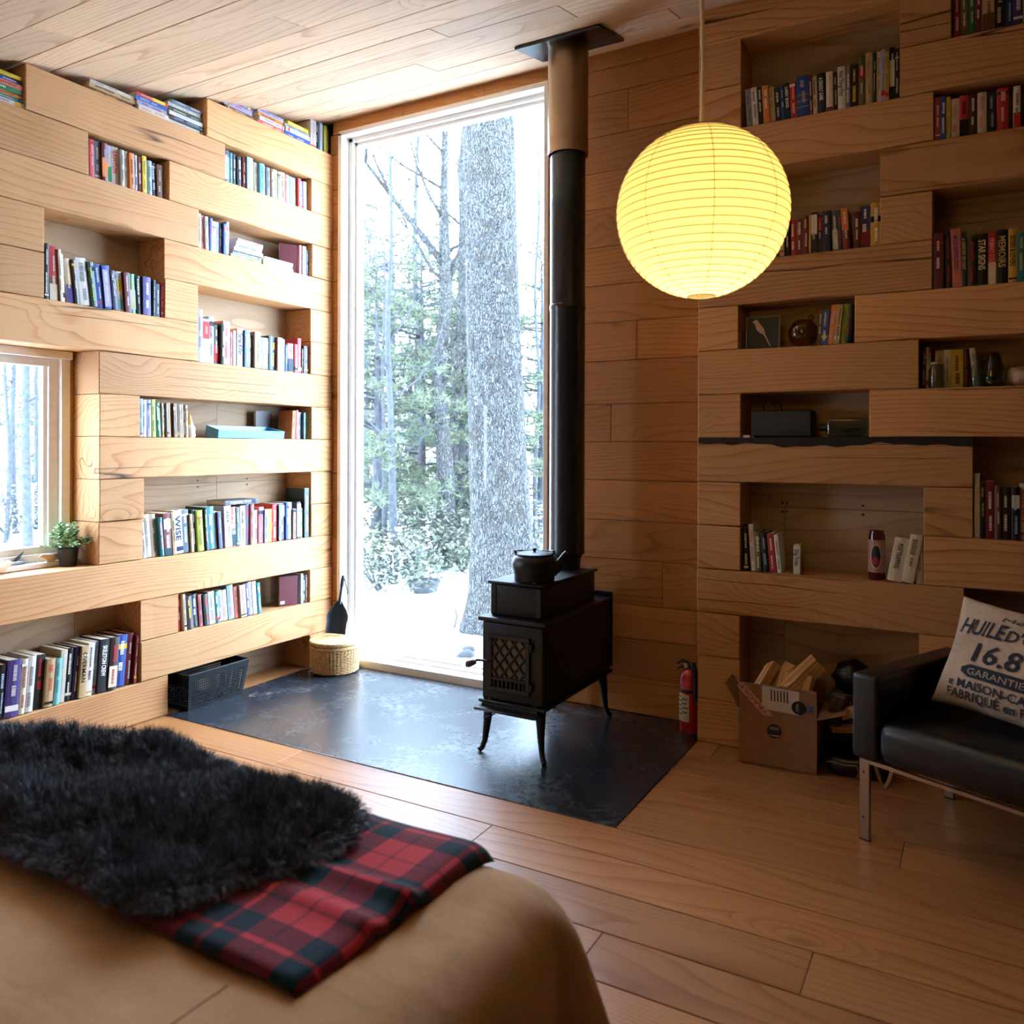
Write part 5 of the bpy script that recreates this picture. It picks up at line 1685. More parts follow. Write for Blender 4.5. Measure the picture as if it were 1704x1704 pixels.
for t in T:
    c_ = root + dirv * (ln * t)[:, None] + pull * (0.30 * t ** 1.2)
    c_ = c_ + side * (0.006 * np.sin(ph + t * 5) * t)[:, None] + curl * (0.006 * np.cos(ph + t * 5) * t)[:, None]
    c_[:, 2] -= 0.016 * t * t * np.linalg.norm(lean, axis=1)
    c_[:, 2] = np.maximum(c_[:, 2], 0.004 - 0.02 * edge_w[:, 0])
    pts_.append(c_)
V_ = np.empty((n_, 7, 3))
for k in range(3):
    V_[:, 2 * k] = pts_[k] - curl * Wd[k]
    V_[:, 2 * k + 1] = pts_[k] + curl * Wd[k]
V_[:, 6] = pts_[3]
V_[:, :, 0] -= fur_o[0]
V_[:, :, 1] -= fur_o[1]
me = bpy.data.meshes.new('wool')
base = (np.arange(n_) * 7)[:, None]
quads = np.concatenate([base + np.array([[0, 1, 3, 2]]), base + np.array([[2, 3, 5, 4]])], 0)
tris = base + np.array([[4, 5, 6]])
me.vertices.add(n_ * 7)
me.vertices.foreach_set('co', V_.reshape(-1))
me.loops.add(quads.size + tris.size)
me.loops.foreach_set('vertex_index', np.concatenate([quads.ravel(), tris.ravel()]).astype(np.int32))
nf = len(quads) + len(tris)
me.polygons.add(nf)
st_ = np.concatenate([np.arange(len(quads)) * 4, quads.size + np.arange(len(tris)) * 3]).astype(np.int32)
me.polygons.foreach_set('loop_start', st_)
me.polygons.foreach_set('use_smooth', np.ones(nf, bool))
me.update(calc_edges=True)
me.validate()
fm = NT('charcoal_wool')
v, _ = fm.coords(rnd=False)
nz = fm.noise(v, 22, 3)
fm.set(Base_Color=fm.ramp(nz, [(0.3, (0.028, 0.032, 0.042)), (0.75, (0.15, 0.158, 0.19))]), Roughness=0.6, Specular_IOR_Level=0.4, Sheen_Weight=0.25)
M['wool'] = fm.mat
obj('wool', me, rug, M['wool'], kind='stuff')

# ------------------------------------------------------------------ things on the timber sill
M['pot'] = plain('black_pot', '14161a', 0.4)
leafm = NT('variegated_leaf')
v, rnd_ = leafm.coords()
nz = leafm.noise(v, 45, 2)
leafm.set(Base_Color=leafm.ramp(nz, [(0.34, lin('3f7a3c')), (0.5, lin('86ad72')), (0.62, lin('dfe3d2'))]), Roughness=0.55)
M['leaf'] = leafm.mat
plant = empty('potted_plant', (-3.655, 2.272, 0.801), label='small green and white leafed plant in a black pot on the sill', cat='plant')
lathe('pot', [(0, 0.0), (0.034, 0.0), (0.036, 0.003), (0.0445, 0.078), (0.046, 0.08), (0.043, 0.08), (0.04, 0.072), (0, 0.072)], M['pot'], plant, 32)
prng = random.Random(9)
bm = bmesh.new()
stems = bmesh.new()
def leaf(bm_, base_, d, L, w):
    d = d.normalized()
    s = d.cross(Vector((prng.uniform(-0.3, 0.3), prng.uniform(-0.3, 0.3), 1)))
    if s.length < 0.1:
        s = Vector((1, 0, 0))
    s.normalize()
    up_ = s.cross(d).normalized()
    p = [base_, base_ + d * L * 0.35 + s * w + up_ * 0.002, base_ + d * L * 0.35 - s * w + up_ * 0.002, base_ + d * L * 0.4 - up_ * 0.002, base_ + d * L * 0.75 + s * w * 0.75, base_ + d * L * 0.75 - s * w * 0.75, base_ + d * L - up_ * 0.006]
    q = [bm_.verts.new(x) for x in p]
    for f_ in ((0, 3, 1), (0, 2, 3), (1, 3, 4), (2, 5, 3), (3, 6, 4), (3, 5, 6)):
        bm_.faces.new([q[k] for k in f_])
for k in range(30):
    a = prng.uniform(0, 2 * PI)
    el = prng.uniform(0.25, 1.5)
    Ls = prng.uniform(0.07, 0.125)
    d = Vector((math.cos(a) * math.cos(el), math.sin(a) * math.cos(el), math.sin(el)))
    b0_ = Vector((math.cos(a) * 0.015, math.sin(a) * 0.015, 0.07))
    pts = [b0_, b0_ + d * Ls * 0.5 + Vector((0, 0, 0.01)), b0_ + d * Ls + Vector((0, 0, 0.004 - 0.02 * math.cos(el)))]
    bm_tube(stems, pts, 0.0012, 4)
    for j in range(7):
        t = 0.25 + 0.75 * j / 6
        q = pts[0] * (1 - t) ** 2 + pts[1] * 2 * t * (1 - t) + pts[2] * t * t
        for s in (-1, 1):
            aa = a + s * prng.uniform(0.6, 1.5) + (PI / 2 if j % 2 else 0)
            ld = Vector((math.cos(aa), math.sin(aa), prng.uniform(-0.1, 0.7))) + d * 0.6
            leaf(bm, q, ld, prng.uniform(0.022, 0.034), prng.uniform(0.007, 0.010))
obj('stems', mesh(stems, 'stems'), plant, plain('stem_green', '4f6b38', 0.7), kind='stuff')
obj('foliage', mesh(bm, 'foliage', True), plant, M['leaf'], kind='stuff')

M['carved'] = wood('carved_wood', (0.42, 0.24, 0.12), (0.62, 0.42, 0.25), (0.70, 0.52, 0.34), rough=0.6, rings=40, warp=3, knots=2, cracks=0, tone=0.1)
def wood_bird(loc, rz, L, label):
    """smooth carved bird: one drawn-out body with beak and tail"""
    bm = bmesh.new()
    prof_ = [(-0.5, 0.02, 0.030), (-0.44, 0.05, 0.033), (-0.36, 0.10, 0.030), (-0.27, 0.125, 0.02), (-0.15, 0.165, 0.004), (0.0, 0.185, -0.006), (0.15, 0.16, -0.004), (0.3, 0.10, 0.008), (0.42, 0.055, 0.018), (0.5, 0.02, 0.026)]
    rings_ = []
    for t, r, dz in prof_:
        rings_.append([bm.verts.new((t * L, r * L * 0.75 * math.cos(2 * PI * k / 14), 0.15 * L + dz * L * 5 * 0.6 + r * L * math.sin(2 * PI * k / 14))) for k in range(14)])
    for a, b in zip(rings_, rings_[1:]):
        for k in range(14):
            bm.faces.new((a[k], a[(k + 1) % 14], b[(k + 1) % 14], b[k]))
    bm.faces.new(rings_[0])
    bm.faces.new(rings_[-1])
    zm = min(v_.co.z for v_ in bm.verts)
    for v_ in bm.verts:
        v_.co.z = max(v_.co.z - zm - 0.004, 0)
    o = obj('carved_bird', mesh(bm, 'carved_bird', True), None, M['carved'], label=label, cat='figurine', group='carved birds on the sill')
    o.location = loc
    o.rotation_euler = (0, 0, rz)
    return o
wood_bird((-3.70, 2.215, 0.8225), PI / 2 + 0.15, 0.115, 'smooth carved wooden bird beside the plant pot')
wood_bird((-3.68, 1.975, 0.801), -PI / 2 + 0.2, 0.14, 'smooth carved wooden bird at the frame edge of the sill')
M['slate'] = plain('grey_slate', '8e9499', 0.6, var=0.2, vscale=30)
sd = empty('stone_dish', (-3.735, 2.06, 0.823), 0.0, label='flat grey stone with an upright slate blade on the sill', cat='ornament')
bm = bmesh.new()
bm_lathe(bm, [(0, 0), (0.028, 0), (0.033, 0.006), (0.031, 0.012), (0.015, 0.015), (0, 0.014)], 20)
for v_ in bm.verts:
    v_.co.y *= 1.9
    v_.co.x *= 0.8
obj('stone', mesh(bm, 'stone', True, 60), sd, M['slate'])
bm = bmesh.new()
bm_tube(bm, [(0, 0.01, 0.012), (0, 0.03, 0.03), (0, 0.055, 0.056)], [0.004, 0.0085, 0.001], 10, True, 0.35)
obj('blade', mesh(bm, 'blade', True), sd, plain('dark_slate', '3f4a55', 0.45))

# ------------------------------------------------------------------ things in the niches
M['blue'] = plain('pale_blue_lacquer', '4f93b4', 0.3, spec=0.5)
tray = empty('blue_tray', (XL, 0, 7 * C + 0.001), PI / 2, label='pale blue lacquered tray with a raised back between the books', cat='tray')
def flare(name, b_, t_, th=0.008):
    vs = [Vector(q) for q in b_ + t_]
    me_ = pydata([tuple(q) for q in vs], [(0, 1, 3, 2)], name)
    bm_ = bmesh.new()
    bm_.from_mesh(me_)
    bmesh.ops.solidify(bm_, geom=list(bm_.faces), thickness=th)
    return obj(name, mesh(bm_, name), tray, M['blue'])
flare('front_wall', [(3.05, 0.012, 0.0), (3.525, 0.012, 0.0)], [(3.05, 0.006, 0.043), (3.525, 0.006, 0.043)])
flare('rear_wall', [(3.05, 0.118, 0.0), (3.525, 0.118, 0.0)], [(3.07, 0.128, 0.07), (3.505, 0.128, 0.07)])
flare('side_wall', [(3.05, 0.012, 0.0), (3.05, 0.118, 0.0)], [(3.05, 0.006, 0.043), (3.07, 0.128, 0.07)])
flare('side_wall', [(3.525, 0.012, 0.0), (3.525, 0.118, 0.0)], [(3.525, 0.006, 0.043), (3.505, 0.128, 0.07)])
box('base', (3.055, 0.018, 0.0), (3.52, 0.118, 0.006), M['blue'], tray)
gn = empty('gnome_figure', (XL - 0.045, 2.885, 7 * C + 0.001), 0, label='little white gnome with a pointed tan hat beside the tray', cat='figurine')
lathe('body', [(0, 0), (0.026, 0), (0.031, 0.01), (0.028, 0.03), (0.030, 0.045), (0.024, 0.062), (0.016, 0.072)], plain('white_glaze', 'd8d4cc', 0.4, var=0.1, vscale=60), gn, 24)
lathe('hat', [(0.021, 0.064), (0.019, 0.07), (0.012, 0.095), (0.005, 0.118), (0.0, 0.127)], plain('tan_glaze', 'b08a4e', 0.5), gn, 24)

M['framewood'] = plain('thin_frame', '9a7040', 0.5)
M['picdark'] = plain('dark_print', '0e1614', 0.5, var=0.4, vscale=20)
M['picbird'] = plain('pale_print', 'c7a78c', 0.7)
pf = empty('bird_picture', (-0.907, YS + 0.05, 9 * C + 0.001), 0.0, label='small framed picture of a pale bird on black', cat='picture')
pf.rotation_euler = (math.radians(-6), 0, 0.03)
fw_, fh_ = 0.148, 0.15
for lo, hi in (((0, 0, 0), (fw_, 0.012, 0.004)), ((0, 0, fh_ - 0.004), (fw_, 0.012, fh_)), ((0, 0, 0.004), (0.004, 0.012, fh_ - 0.004)), ((fw_ - 0.004, 0, 0.004), (fw_, 0.012, fh_ - 0.004))):
    box('frame', lo, hi, M['framewood'], pf)
pic = box('print', (0.004, 0.004, 0.004), (fw_ - 0.004, 0.010, fh_ - 0.004), M['picdark'], pf)
bp = [(0.028, 0.128), (0.036, 0.136), (0.046, 0.137), (0.053, 0.130), (0.060, 0.118), (0.075, 0.098), (0.083, 0.078), (0.084, 0.070), (0.092, 0.05), (0.110, 0.012), (0.106, 0.011), (0.084, 0.055), (0.076, 0.068), (0.062, 0.074), (0.050, 0.085), (0.042, 0.100), (0.038, 0.118), (0.030, 0.124), (0.022, 0.124)]
obj('printed_bird', pydata([(x, 0.0032, z) for x, z in bp], [tuple(range(len(bp)))], 'printed_bird'), pic, M['picbird'])

def glassmat(name, col, rough=0.03):
    m = NT(name)
    tr2 = m.t.nodes.new('ShaderNodeBsdfTransparent')
    tr2.inputs['Color'].default_value = (*col, 1)
    g2 = m.t.nodes.new('ShaderNodeBsdfGlossy')
    g2.inputs['Roughness'].default_value = rough
    lw = m.t.nodes.new('ShaderNodeLayerWeight')
    lw.inputs['Blend'].default_value = 0.25
    mx = m.t.nodes.new('ShaderNodeMixShader')
    m.l(m.math('ADD', m.math('MULTIPLY', lw.outputs['Facing'], 0.45), 0.06), mx.inputs[0])
    m.l(tr2.outputs[0], mx.inputs[1])
    m.l(g2.outputs[0], mx.inputs[2])
    m.l(mx.outputs[0], m.out.inputs['Surface'])
    return m.mat
M['amber'] = glassmat('amber_glass', (0.62, 0.46, 0.22))
M['clear'] = glassmat('clear_glass', (0.82, 0.86, 0.84))
M['bluegl'] = glassmat('blue_glass', (0.55, 0.68, 0.72))
M['greengl'] = glassmat('smoky_glass', (0.28, 0.30, 0.20))
gb = empty('glass_float', (-0.663, YS + 0.09, 9 * C + 0.001), label='amber blown glass ball with a knotted stem', cat='ornament')
lathe('ball', [(0, 0.0)] + [(0.064 * math.sin(t), 0.064 - 0.064 * math.cos(t)) for t in [PI * k / 18 for k in range(1, 18)]] + [(0, 0.128)], M['amber'], gb, 32)
tube('stem', [(0.03, -0.01, 0.112), (0.045, -0.012, 0.13), (0.036, -0.012, 0.142), (0.022, -0.01, 0.134), (0.03, -0.012, 0.122)], 0.005, M['amber'], gb, 8)

# speaker, jar and cables
M['spk'] = plain('charcoal_mesh', '1b1c20', 0.7, var=0.2, vscale=300)
sk = empty('speaker', (-0.745, YS + 0.03, 7 * C + 0.001), 0.0, label='charcoal table speaker in the narrow niche', cat='speaker')
soft_box('case', (-0.13, 0.012, 0), (0.13, 0.13, 0.125), 0.014, M['blackplastic'], sk)
soft_box('grille', (-0.127, 0.0, 0.004), (0.127, 0.02, 0.121), 0.009, M['spk'], sk)
box('badge', (-0.02, -0.0015, 0.012), (0.02, 0.001, 0.022), M['blackplastic'], sk, 0.0008)
cb1 = tube('power_cable', [(-0.84, YS + 0.17, 7 * C + 0.06), (-0.85, YS + 0.15, 7 * C + 0.15), (-0.83, YS + 0.14, 7 * C + 0.185), (-0.80, YS + 0.15, 7 * C + 0.15), (-0.79, YS + 0.155, 7 * C + 0.175), (-0.77, YS + 0.165, 7 * C + 0.14), (-0.77, YS + 0.18, 7 * C + 0.10)], 0.0035, M['blackplastic'], None, 6, label='black cable looping behind the table speaker', cat='cable')
box('note_card', (-0.907, YS + 0.008, 7 * C + 0.001), (-0.878, YS + 0.04, 7 * C + 0.012), M['label'], None, 0.001, label='small pale matchbox beside the speaker', cat='matchbox')
jb = empty('glass_flask', (-0.475, YS + 0.07, 7 * C + 0.001), 0.0, label='square smoked glass bottle lying on its side by the speaker', cat='bottle')
soft_box('body', (-0.082, -0.04, 0), (0.085, 0.045, 0.085), 0.014, M['bluegl'], jb)
tube('neck', [(-0.08, 0, 0.043), (-0.095, 0, 0.043), (-0.115, 0, 0.043)], [0.02, 0.015, 0.016], M['blackplastic'], jb, 14)
tube('ship_hull', [(-0.05, 0, 0.035), (0.0, 0, 0.03), (0.05, 0, 0.038)], [0.004, 0.012, 0.004], M['wood_dark'], jb, 8)

# bottles and jars by the frame edge
zt = 8 * C + 0.001
jr = empty('twine_jar', (-0.135, YS + 0.031, zt), label='clear glass jar with twine round its neck in front of books', cat='jar')
lathe('glass', [(0, 0.0), (0.027, 0.0), (0.029, 0.004), (0.029, 0.07), (0.026, 0.085), (0.02, 0.094), (0.02, 0.105), (0.022, 0.107), (0.018, 0.107), (0.018, 0.094), (0.025, 0.08), (0.026, 0.005), (0, 0.004)], M['clear'], jr, 28)
tw = plain('jute_twine', 'a08a66', 0.9)
lathe('twine_wrap', [(0.0205, 0.094), (0.0235, 0.096), (0.0235, 0.102), (0.0205, 0.104)], tw, jr, 20)
tube('twine_end', [(-0.02, -0.01, 0.10), (-0.035, -0.014, 0.118), (-0.045, -0.014, 0.132)], 0.0018, tw, jr, 5)
tube('twine_end', [(-0.018, -0.012, 0.098), (-0.03, -0.018, 0.07), (-0.034, -0.018, 0.045)], 0.0018, tw, jr, 5)
bt = empty('small_bottle', (0.004, YS + 0.022, zt), label='slim clear bottle between the cream book and the dark bird vase', cat='bottle')
lathe('glass', [(0, 0.0), (0.016, 0.0), (0.018, 0.004), (0.018, 0.06), (0.013, 0.08), (0.0085, 0.092), (0.0085, 0.122), (0.010, 0.124), (0.010, 0.13), (0, 0.13)], M['bluegl'], bt, 24)
bv = empty('bird_vase', (0.066, YS + 0.06, zt), label='dark green bird shaped glass vase on the shelf', cat='vase')
lathe('body', [(0, 0.0), (0.034, 0.0), (0.041, 0.012), (0.042, 0.045), (0.037, 0.075), (0.029, 0.097), (0.026, 0.112), (0.022, 0.128), (0.012, 0.137), (0, 0.139)], M['greengl'], bv, 28)
tube('beak', [(-0.02, -0.004, 0.118), (-0.032, -0.008, 0.114), (-0.04, -0.01, 0.11)], [0.01, 0.006, 0.001], M['greengl'], bv, 8)
bm = bmesh.new()
bmesh.ops.create_icosphere(bm, subdivisions=3, radius=1.0)
for v_ in bm.verts:
    k = 1 + 0.12 * math.sin(v_.co.x * 4 + 1) * math.cos(v_.co.z * 5)
    v_.co = Vector((v_.co.x * 0.05 * k, v_.co.y * 0.04 * k, (max(v_.co.z, -0.85) + 0.85) * 0.043 * k))
ge = obj('quartz_stone', mesh(bm, 'quartz_stone', True), None, plain('pale_quartz', 'b09a80', 0.5, var=0.25, vscale=40, bump=0.4), label='pale rough quartz stone at the end of the bottle niche', cat='stone')
ge.location = (0.162, YS + 0.07, zt)

# candle in printed glass
cd_ = empty('glass_candle', (-0.36, YS + 0.075, 4 * C + 0.001), label='tall glass candle with an oval label between leaning books', cat='candle')
lathe('glass', [(0, 0), (0.031, 0.0), (0.033, 0.004), (0.033, 0.185), (0.029, 0.196), (0.029, 0.205), (0.026, 0.205), (0.026, 0.19)], plain('ruby_glass', '4a1618', 0.12, spec=0.6), cd_, 32)
lathe('wrap', [(0.0334, 0.03), (0.0336, 0.032), (0.0336, 0.165), (0.0334, 0.167)], plain('wrap_print', '9c7460', 0.5, var=0.2, vscale=50), cd_, 32)
def cyl_oval(r, z, a, b, mat, nm, y=0.0):
    vs = [(r * math.sin(t_), -r * math.cos(t_), zz) for t_, zz in [(0 + a / r * math.cos(q), z + b * math.sin(q)) for q in [2 * PI * k / 28 for k in range(28)]]]
    vs.append((0, -r, z))
    return obj(nm, pydata(vs, [(k, (k + 1) % 28, 28) for k in range(28)], nm), cd_, mat)
cyl_oval(0.0343, 0.098, 0.022, 0.052, plain('oval_cream', 'c9a48a', 0.5), 'oval_border')
cyl_oval(0.0349, 0.098, 0.019, 0.047, plain('oval_dark', '131322', 0.5, var=0.5, vscale=60), 'oval_print')
cyl_oval(0.0355, 0.078, 0.014, 0.018, plain('oval_red', '8a2030', 0.5), 'oval_figure')

# ------------------------------------------------------------------ outdoors
F_ = Vector((-math.sin(YAW), math.cos(YAW)))
R_ = Vector((math.cos(YAW), math.sin(YAW)))
def ground_z(x, y):
    d = x * F_.x + y * F_.y
    z = -0.40 + 0.045 * max(0, d - 8.5) + 0.05 * math.sin(x * 0.9) * math.sin(y * 0.7 + 1)
    return z
def spot(lat, d):
    """place a metres ahead of the house corner view line and lat metres across it"""
    return Vector((F_.x * d + R_.x * lat, F_.y * d + R_.y * lat))

sn = NT('snow')
v, _ = sn.coords(rnd=False)
nz = sn.noise(v, 2.5, 5, 0.6)
sn.set(Base_Color=sn.ramp(nz, [(0.3, (0.80, 0.82, 0.84)), (0.7, (0.9, 0.9, 0.9))]), Roughness=0.8)
sn.bump(nz, 0.4, 0.05)
M['snow'] = sn.mat
vs, fs = [], []
GX = [-60 + 1.0 * i for i in range(91)]
GY = [-20 + 1.0 * i for i in range(91)]
for y in GY:
    for x in GX:
        z = ground_z(x, y)
        if -3.9 < x < 3.2 and -2.8 < y < 4.2:
            z = -0.45
        vs.append((x, y, z))
for j in range(90):
    for i in range(90):
        a = j * 91 + i
        fs.append((a, a + 1, a + 92, a + 91))
obj('ground', pydata(vs, fs, 'ground', True), None, M['snow'], label='snow covered ground of the woods outside', kind='structure')

bk = NT('ridged_bark')
v, _ = bk.coords(rnd=False)
w1 = bk.noise(v, 5.0, 3)
vv = bk.vmath('ADD', bk.vmath('MULTIPLY', v, (15, 15, 1.7)), bk.vmath('MULTIPLY', v, (0, 0, 0)))
vo = bk.t.nodes.new('ShaderNodeTexVoronoi')
vo.feature = 'DISTANCE_TO_EDGE'
nd_ = bk.t.nodes.new('ShaderNodeTexNoise')
nd_.inputs['Scale'].default_value = 9
bk.l(v, nd_.inputs['Vector'])
bk.l(bk.vmath('ADD', vv, bk.vmath('MULTIPLY', nd_.outputs['Color'], (1.3, 1.3, 0.7))), vo.inputs['Vector'])
fine = bk.noise(bk.vmath('MULTIPLY', v, (1, 1, 0.35)), 40, 4)
ridge = bk.math('ADD', bk.math('MULTIPLY', vo.outputs['Distance'], 2.2, clamp=True), bk.math('MULTIPLY', bk.math('SUBTRACT', fine, 0.5), 0.5))
colb = bk.ramp(ridge, [(0.0, (0.014, 0.014, 0.013)), (0.28, (0.085, 0.085, 0.08)), (0.7, (0.185, 0.188, 0.178))])
colb = bk.mix(bk.math('MULTIPLY', bk.math('SUBTRACT', w1, 0.52), 3.0, clamp=True), colb, (0.05, 0.042, 0.03))
bk.set(Base_Color=colb, Roughness=0.95, Specular_IOR_Level=0.1)
bk.bump(ridge, 1.0, 0.05)
M['bark'] = bk.mat
M['greybark'] = plain('smooth_grey_bark', '393b3d', 0.95, var=0.4, vscale=18, spec=0.1, bump=0.4)
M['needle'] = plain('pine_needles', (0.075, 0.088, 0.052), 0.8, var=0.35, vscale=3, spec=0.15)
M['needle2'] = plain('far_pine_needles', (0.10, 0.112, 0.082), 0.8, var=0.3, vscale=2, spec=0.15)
M['laurel'] = plain('laurel_leaves', (0.05, 0.058, 0.032), 0.6, var=0.5, vscale=4)
M['dead'] = plain('dead_leaves', (0.22, 0.11, 0.05), 0.8)

trng = random.Random(21)
def bez(pts, n=10):
    out = []
    for i in range(len(pts) - 1):
        for k in range(n):
            t = k / n
            p0 = pts[max(i - 1, 0)]
            p1, p2 = pts[i], pts[i + 1]
            p3 = pts[min(i + 2, len(pts) - 1)]
            out.append(0.5 * ((2 * p1) + (p2 - p0) * t + (2 * p0 - 5 * p1 + 4 * p2 - p3) * t * t + (3 * p1 - p0 - 3 * p2 + p3) * t ** 3))
    out.append(pts[-1])
    return out

# the great trunk right outside
big = spot((843 - 852) / 1356 * 8.0, 8.0)
bzg = ground_z(*big)
tr0 = empty('oak_tree', (big.x, big.y, bzg), label='huge ridged tree trunk standing close outside the tall window', cat='tree')
bm = bmesh.new()
NT_, NZ_ = 64, 90
rows_ = []
for j in range(NZ_ + 1):
    t = j / NZ_
    z = -0.2 + 9.0 * t
    r = 0.275 - 0.03 * min(1, z / 5) + 0.16 * math.exp(-max(0, z) / 0.35) + 0.03 * math.exp(-max(0, z) / 2.0)
    lean = -0.055 * z + 0.0035 * z * z
    row = []
    for k in range(NT_):
        a = 2 * PI * k / NT_
        rr = r * (1 + 0.05 * math.sin(a * 5 + 0.4 * z) * math.exp(-z / 1.2) + 0.018 * math.sin(a * 11 + z * 2.1) + 0.012 * math.sin(a * 23 - z * 3.3) + trng.uniform(-0.012, 0.012))
        row.append(bm.verts.new((rr * math.cos(a) + lean * R_.x, rr * math.sin(a) + lean * R_.y, z)))
    rows_.append(row)
for a, b in zip(rows_, rows_[1:]):
    for k in range(NT_):
        bm.faces.new((a[k], a[(k + 1) % NT_], b[(k + 1) % NT_], b[k]))
obj('trunk', mesh(bm, 'trunk', True), tr0, M['bark'])

def bare_tree(name, base2, H, r, lean, label, nb=12, seed=1, fork=None, mat='greybark', group='bare trees outside'):
    rg = random.Random(seed)
    z0 = ground_z(*base2) - 0.1
    t_ = empty(name, (base2.x, base2.y, z0), label=label, cat='tree', group=group)
    key = [Vector((0, 0, 0))]
    for k in range(1, 6):
        f_ = k / 5
        key.append(Vector((lean * H * f_ * R_.x + rg.uniform(-0.06, 0.06) * H * 0.12, lean * H * f_ * R_.y + rg.uniform(-0.06, 0.06) * H * 0.12, H * f_)))
    path = bez(key, 6)
    rad = [r * (1 - 0.72 * i / (len(path) - 1)) + 0.35 * r * math.exp(-i / 1.5) for i in range(len(path))]
    bm = bmesh.new()
    bm_tube(bm, path, rad, 10)
    obj('trunk', mesh(bm, 'trunk', True), t_, M[mat])
    bm = bmesh.new()
    def branch(p, d, L, r_, depth):
        pts = [p]
        dd = d.copy()
        for q in range(4):
            dd = (dd + Vector((rg.uniform(-0.25, 0.25), rg.uniform(-0.25, 0.25), rg.uniform(0.0, 0.22)))).normalized()
            pts.append(pts[-1] + dd * L / 4)
        bm_tube(bm, pts, [r_ * (1 - 0.2 * q) for q in range(5)], 5)
        if depth > 0:
            for q in range(rg.randint(2, 4)):
                k = rg.randint(1, 4)
                nd = (dd + Vector((rg.uniform(-1, 1), rg.uniform(-1, 1), rg.uniform(-0.2, 0.9)))).normalized()
                branch(pts[k], nd, L * rg.uniform(0.35, 0.6), r_ * 0.5, depth - 1)
    for k in range(nb):
        i = int(len(path) * (0.35 + 0.6 * k / nb))
        i = min(i, len(path) - 2)
        a = rg.uniform(0, 2 * PI)
        branch(path[i], Vector((math.cos(a), math.sin(a), rg.uniform(0.3, 1.0))).normalized(), H * rg.uniform(0.12, 0.28), rad[i] * 0.42, 2)
    if fork:
        for (i_f, dlat, L) in fork:
            i = int(len(path) * i_f)
            branch(path[i], (Vector((R_.x, R_.y, 0)) * dlat + Vector((0, 0, 1))).normalized(), L, rad[i] * 0.75, 2)
    obj('branches', mesh(bm, 'branches', True), t_, M[mat])
    return t_

def lat(u, d):
    return (u - 852) / 1356 * d
bare_tree('forked_tree', spot(lat(735, 11), 11.0), 6.2, 0.135, 0.004, 'forked bare tree left of the great trunk', 9, 2, [(0.66, -0.75, 2.4), (0.62, 0.6, 1.9)], 'bark')
bare_tree('leaning_tree', spot(lat(742, 12), 12.0), 7.4, 0.10, 0.045, 'bare tree leaning towards the great trunk', 6, 5, None, 'bark')
bare_tree('slender_tree', spot(lat(655, 10), 10.0), 5.4, 0.055, -0.012, 'slender pale trunk near the left jamb of the tall window', 8, 8)
bare_tree('slender_tree', spot(lat(642, 10.6), 10.6), 4.4, 0.04, -0.008, 'thin pale sapling beside the slender trunk', 7, 9)
bare_tree('dark_tree', spot(lat(772, 14), 14.0), 8.0, 0.11, 0.0, 'straight dark trunk behind the forked tree', 8, 12, None, 'bark')
bare_tree('dark_tree', spot(lat(690, 17), 17.0), 8.5, 0.10, 0.01, 'bare tree far back between the pines', 10, 13)
bare_tree('thin_tree', spot(lat(893, 12), 12.0), 6.5, 0.04, 0.0, 'thin bare tree right of the great trunk', 12, 14)

def pine(base2, H, R, n, label, seed, mat='needle', low=0.12, trunk=0.09):
    rg = random.Random(seed)
    z0 = ground_z(*base2) - 0.1
    t_ = empty('pine_tree', (base2.x, base2.y, z0), label=label, cat='tree', group='pines outside')
    tube('trunk', [(0, 0, 0), (0.03, 0.02, H * 0.5), (0, 0, H)], [trunk, trunk * 0.6, 0.01], M['greybark'], t_, 8)
    bm = bmesh.new()
    V2, F2 = [], []
    for k in range(n):
        f_ = low + (0.98 - low) * rg.random() ** 0.9
        a = rg.uniform(0, 2 * PI)
        L = R * (1.05 - f_) ** 0.8 * rg.uniform(0.55, 1.1) + 0.25
        p0 = Vector((0, 0, H * f_))
        d = Vector((math.cos(a), math.sin(a), rg.uniform(-0.12, 0.25)))
        p1 = p0 + d * L
        bm_tube(bm, [p0, (p0 + p1) / 2 + Vector((0, 0, 0.05)), p1], [0.016, 0.011, 0.004], 4)
        for q in range(int(22 * L)):
            t = rg.uniform(0.3, 1.0)
            c = p0 + d * L * t + Vector((rg.gauss(0, 0.09), rg.gauss(0, 0.09), rg.gauss(0.03, 0.06)))
            for w in range(11):
                nd = Vector((rg.gauss(0, 1), rg.gauss(0, 1), rg.gauss(0.35, 0.8))).normalized()
                Ln = rg.uniform(0.07, 0.13)
                s = nd.cross(Vector((rg.gauss(0, 1), rg.gauss(0, 1), rg.gauss(0, 1)))).normalized() * 0.0075
                i0 = len(V2)
                V2 += [c - s, c + s, c + nd * Ln]
                F2.append((i0, i0 + 1, i0 + 2))
    obj('branches', mesh(bm, 'branches', True), t_, M['greybark'])
    obj('needles', pydata(V2, F2, 'needles'), t_, M[mat], kind='stuff')
PN = [(625, 11.0, 3.3, 1.35, 60, 'white pine with hanging sprays nearest the left jamb'),
      (700, 13.0, 3.7, 1.6, 70, 'broad young pine behind the forked tree'),
      (765, 12.5, 3.1, 1.2, 55, 'small pine just left of the great trunk'),
      (650, 16.0, 5.6, 1.9, 75, 'tall pine far back near the left jamb'),
      (730, 18.0, 5.2, 2.1, 75, 'pine far back behind the forked tree'),
      (800, 17.0, 4.6, 1.8, 65, 'pine hidden partly by the great trunk'),
      (900, 12.5, 3.6, 1.2, 55, 'pine right of the great trunk'),
      (590, 14.0, 4.4, 1.6, 60, 'pine beyond the left jamb of the tall window'),
      (960, 16.0, 4.8, 1.8, 60, 'pine behind the flue pipe side of the window')]
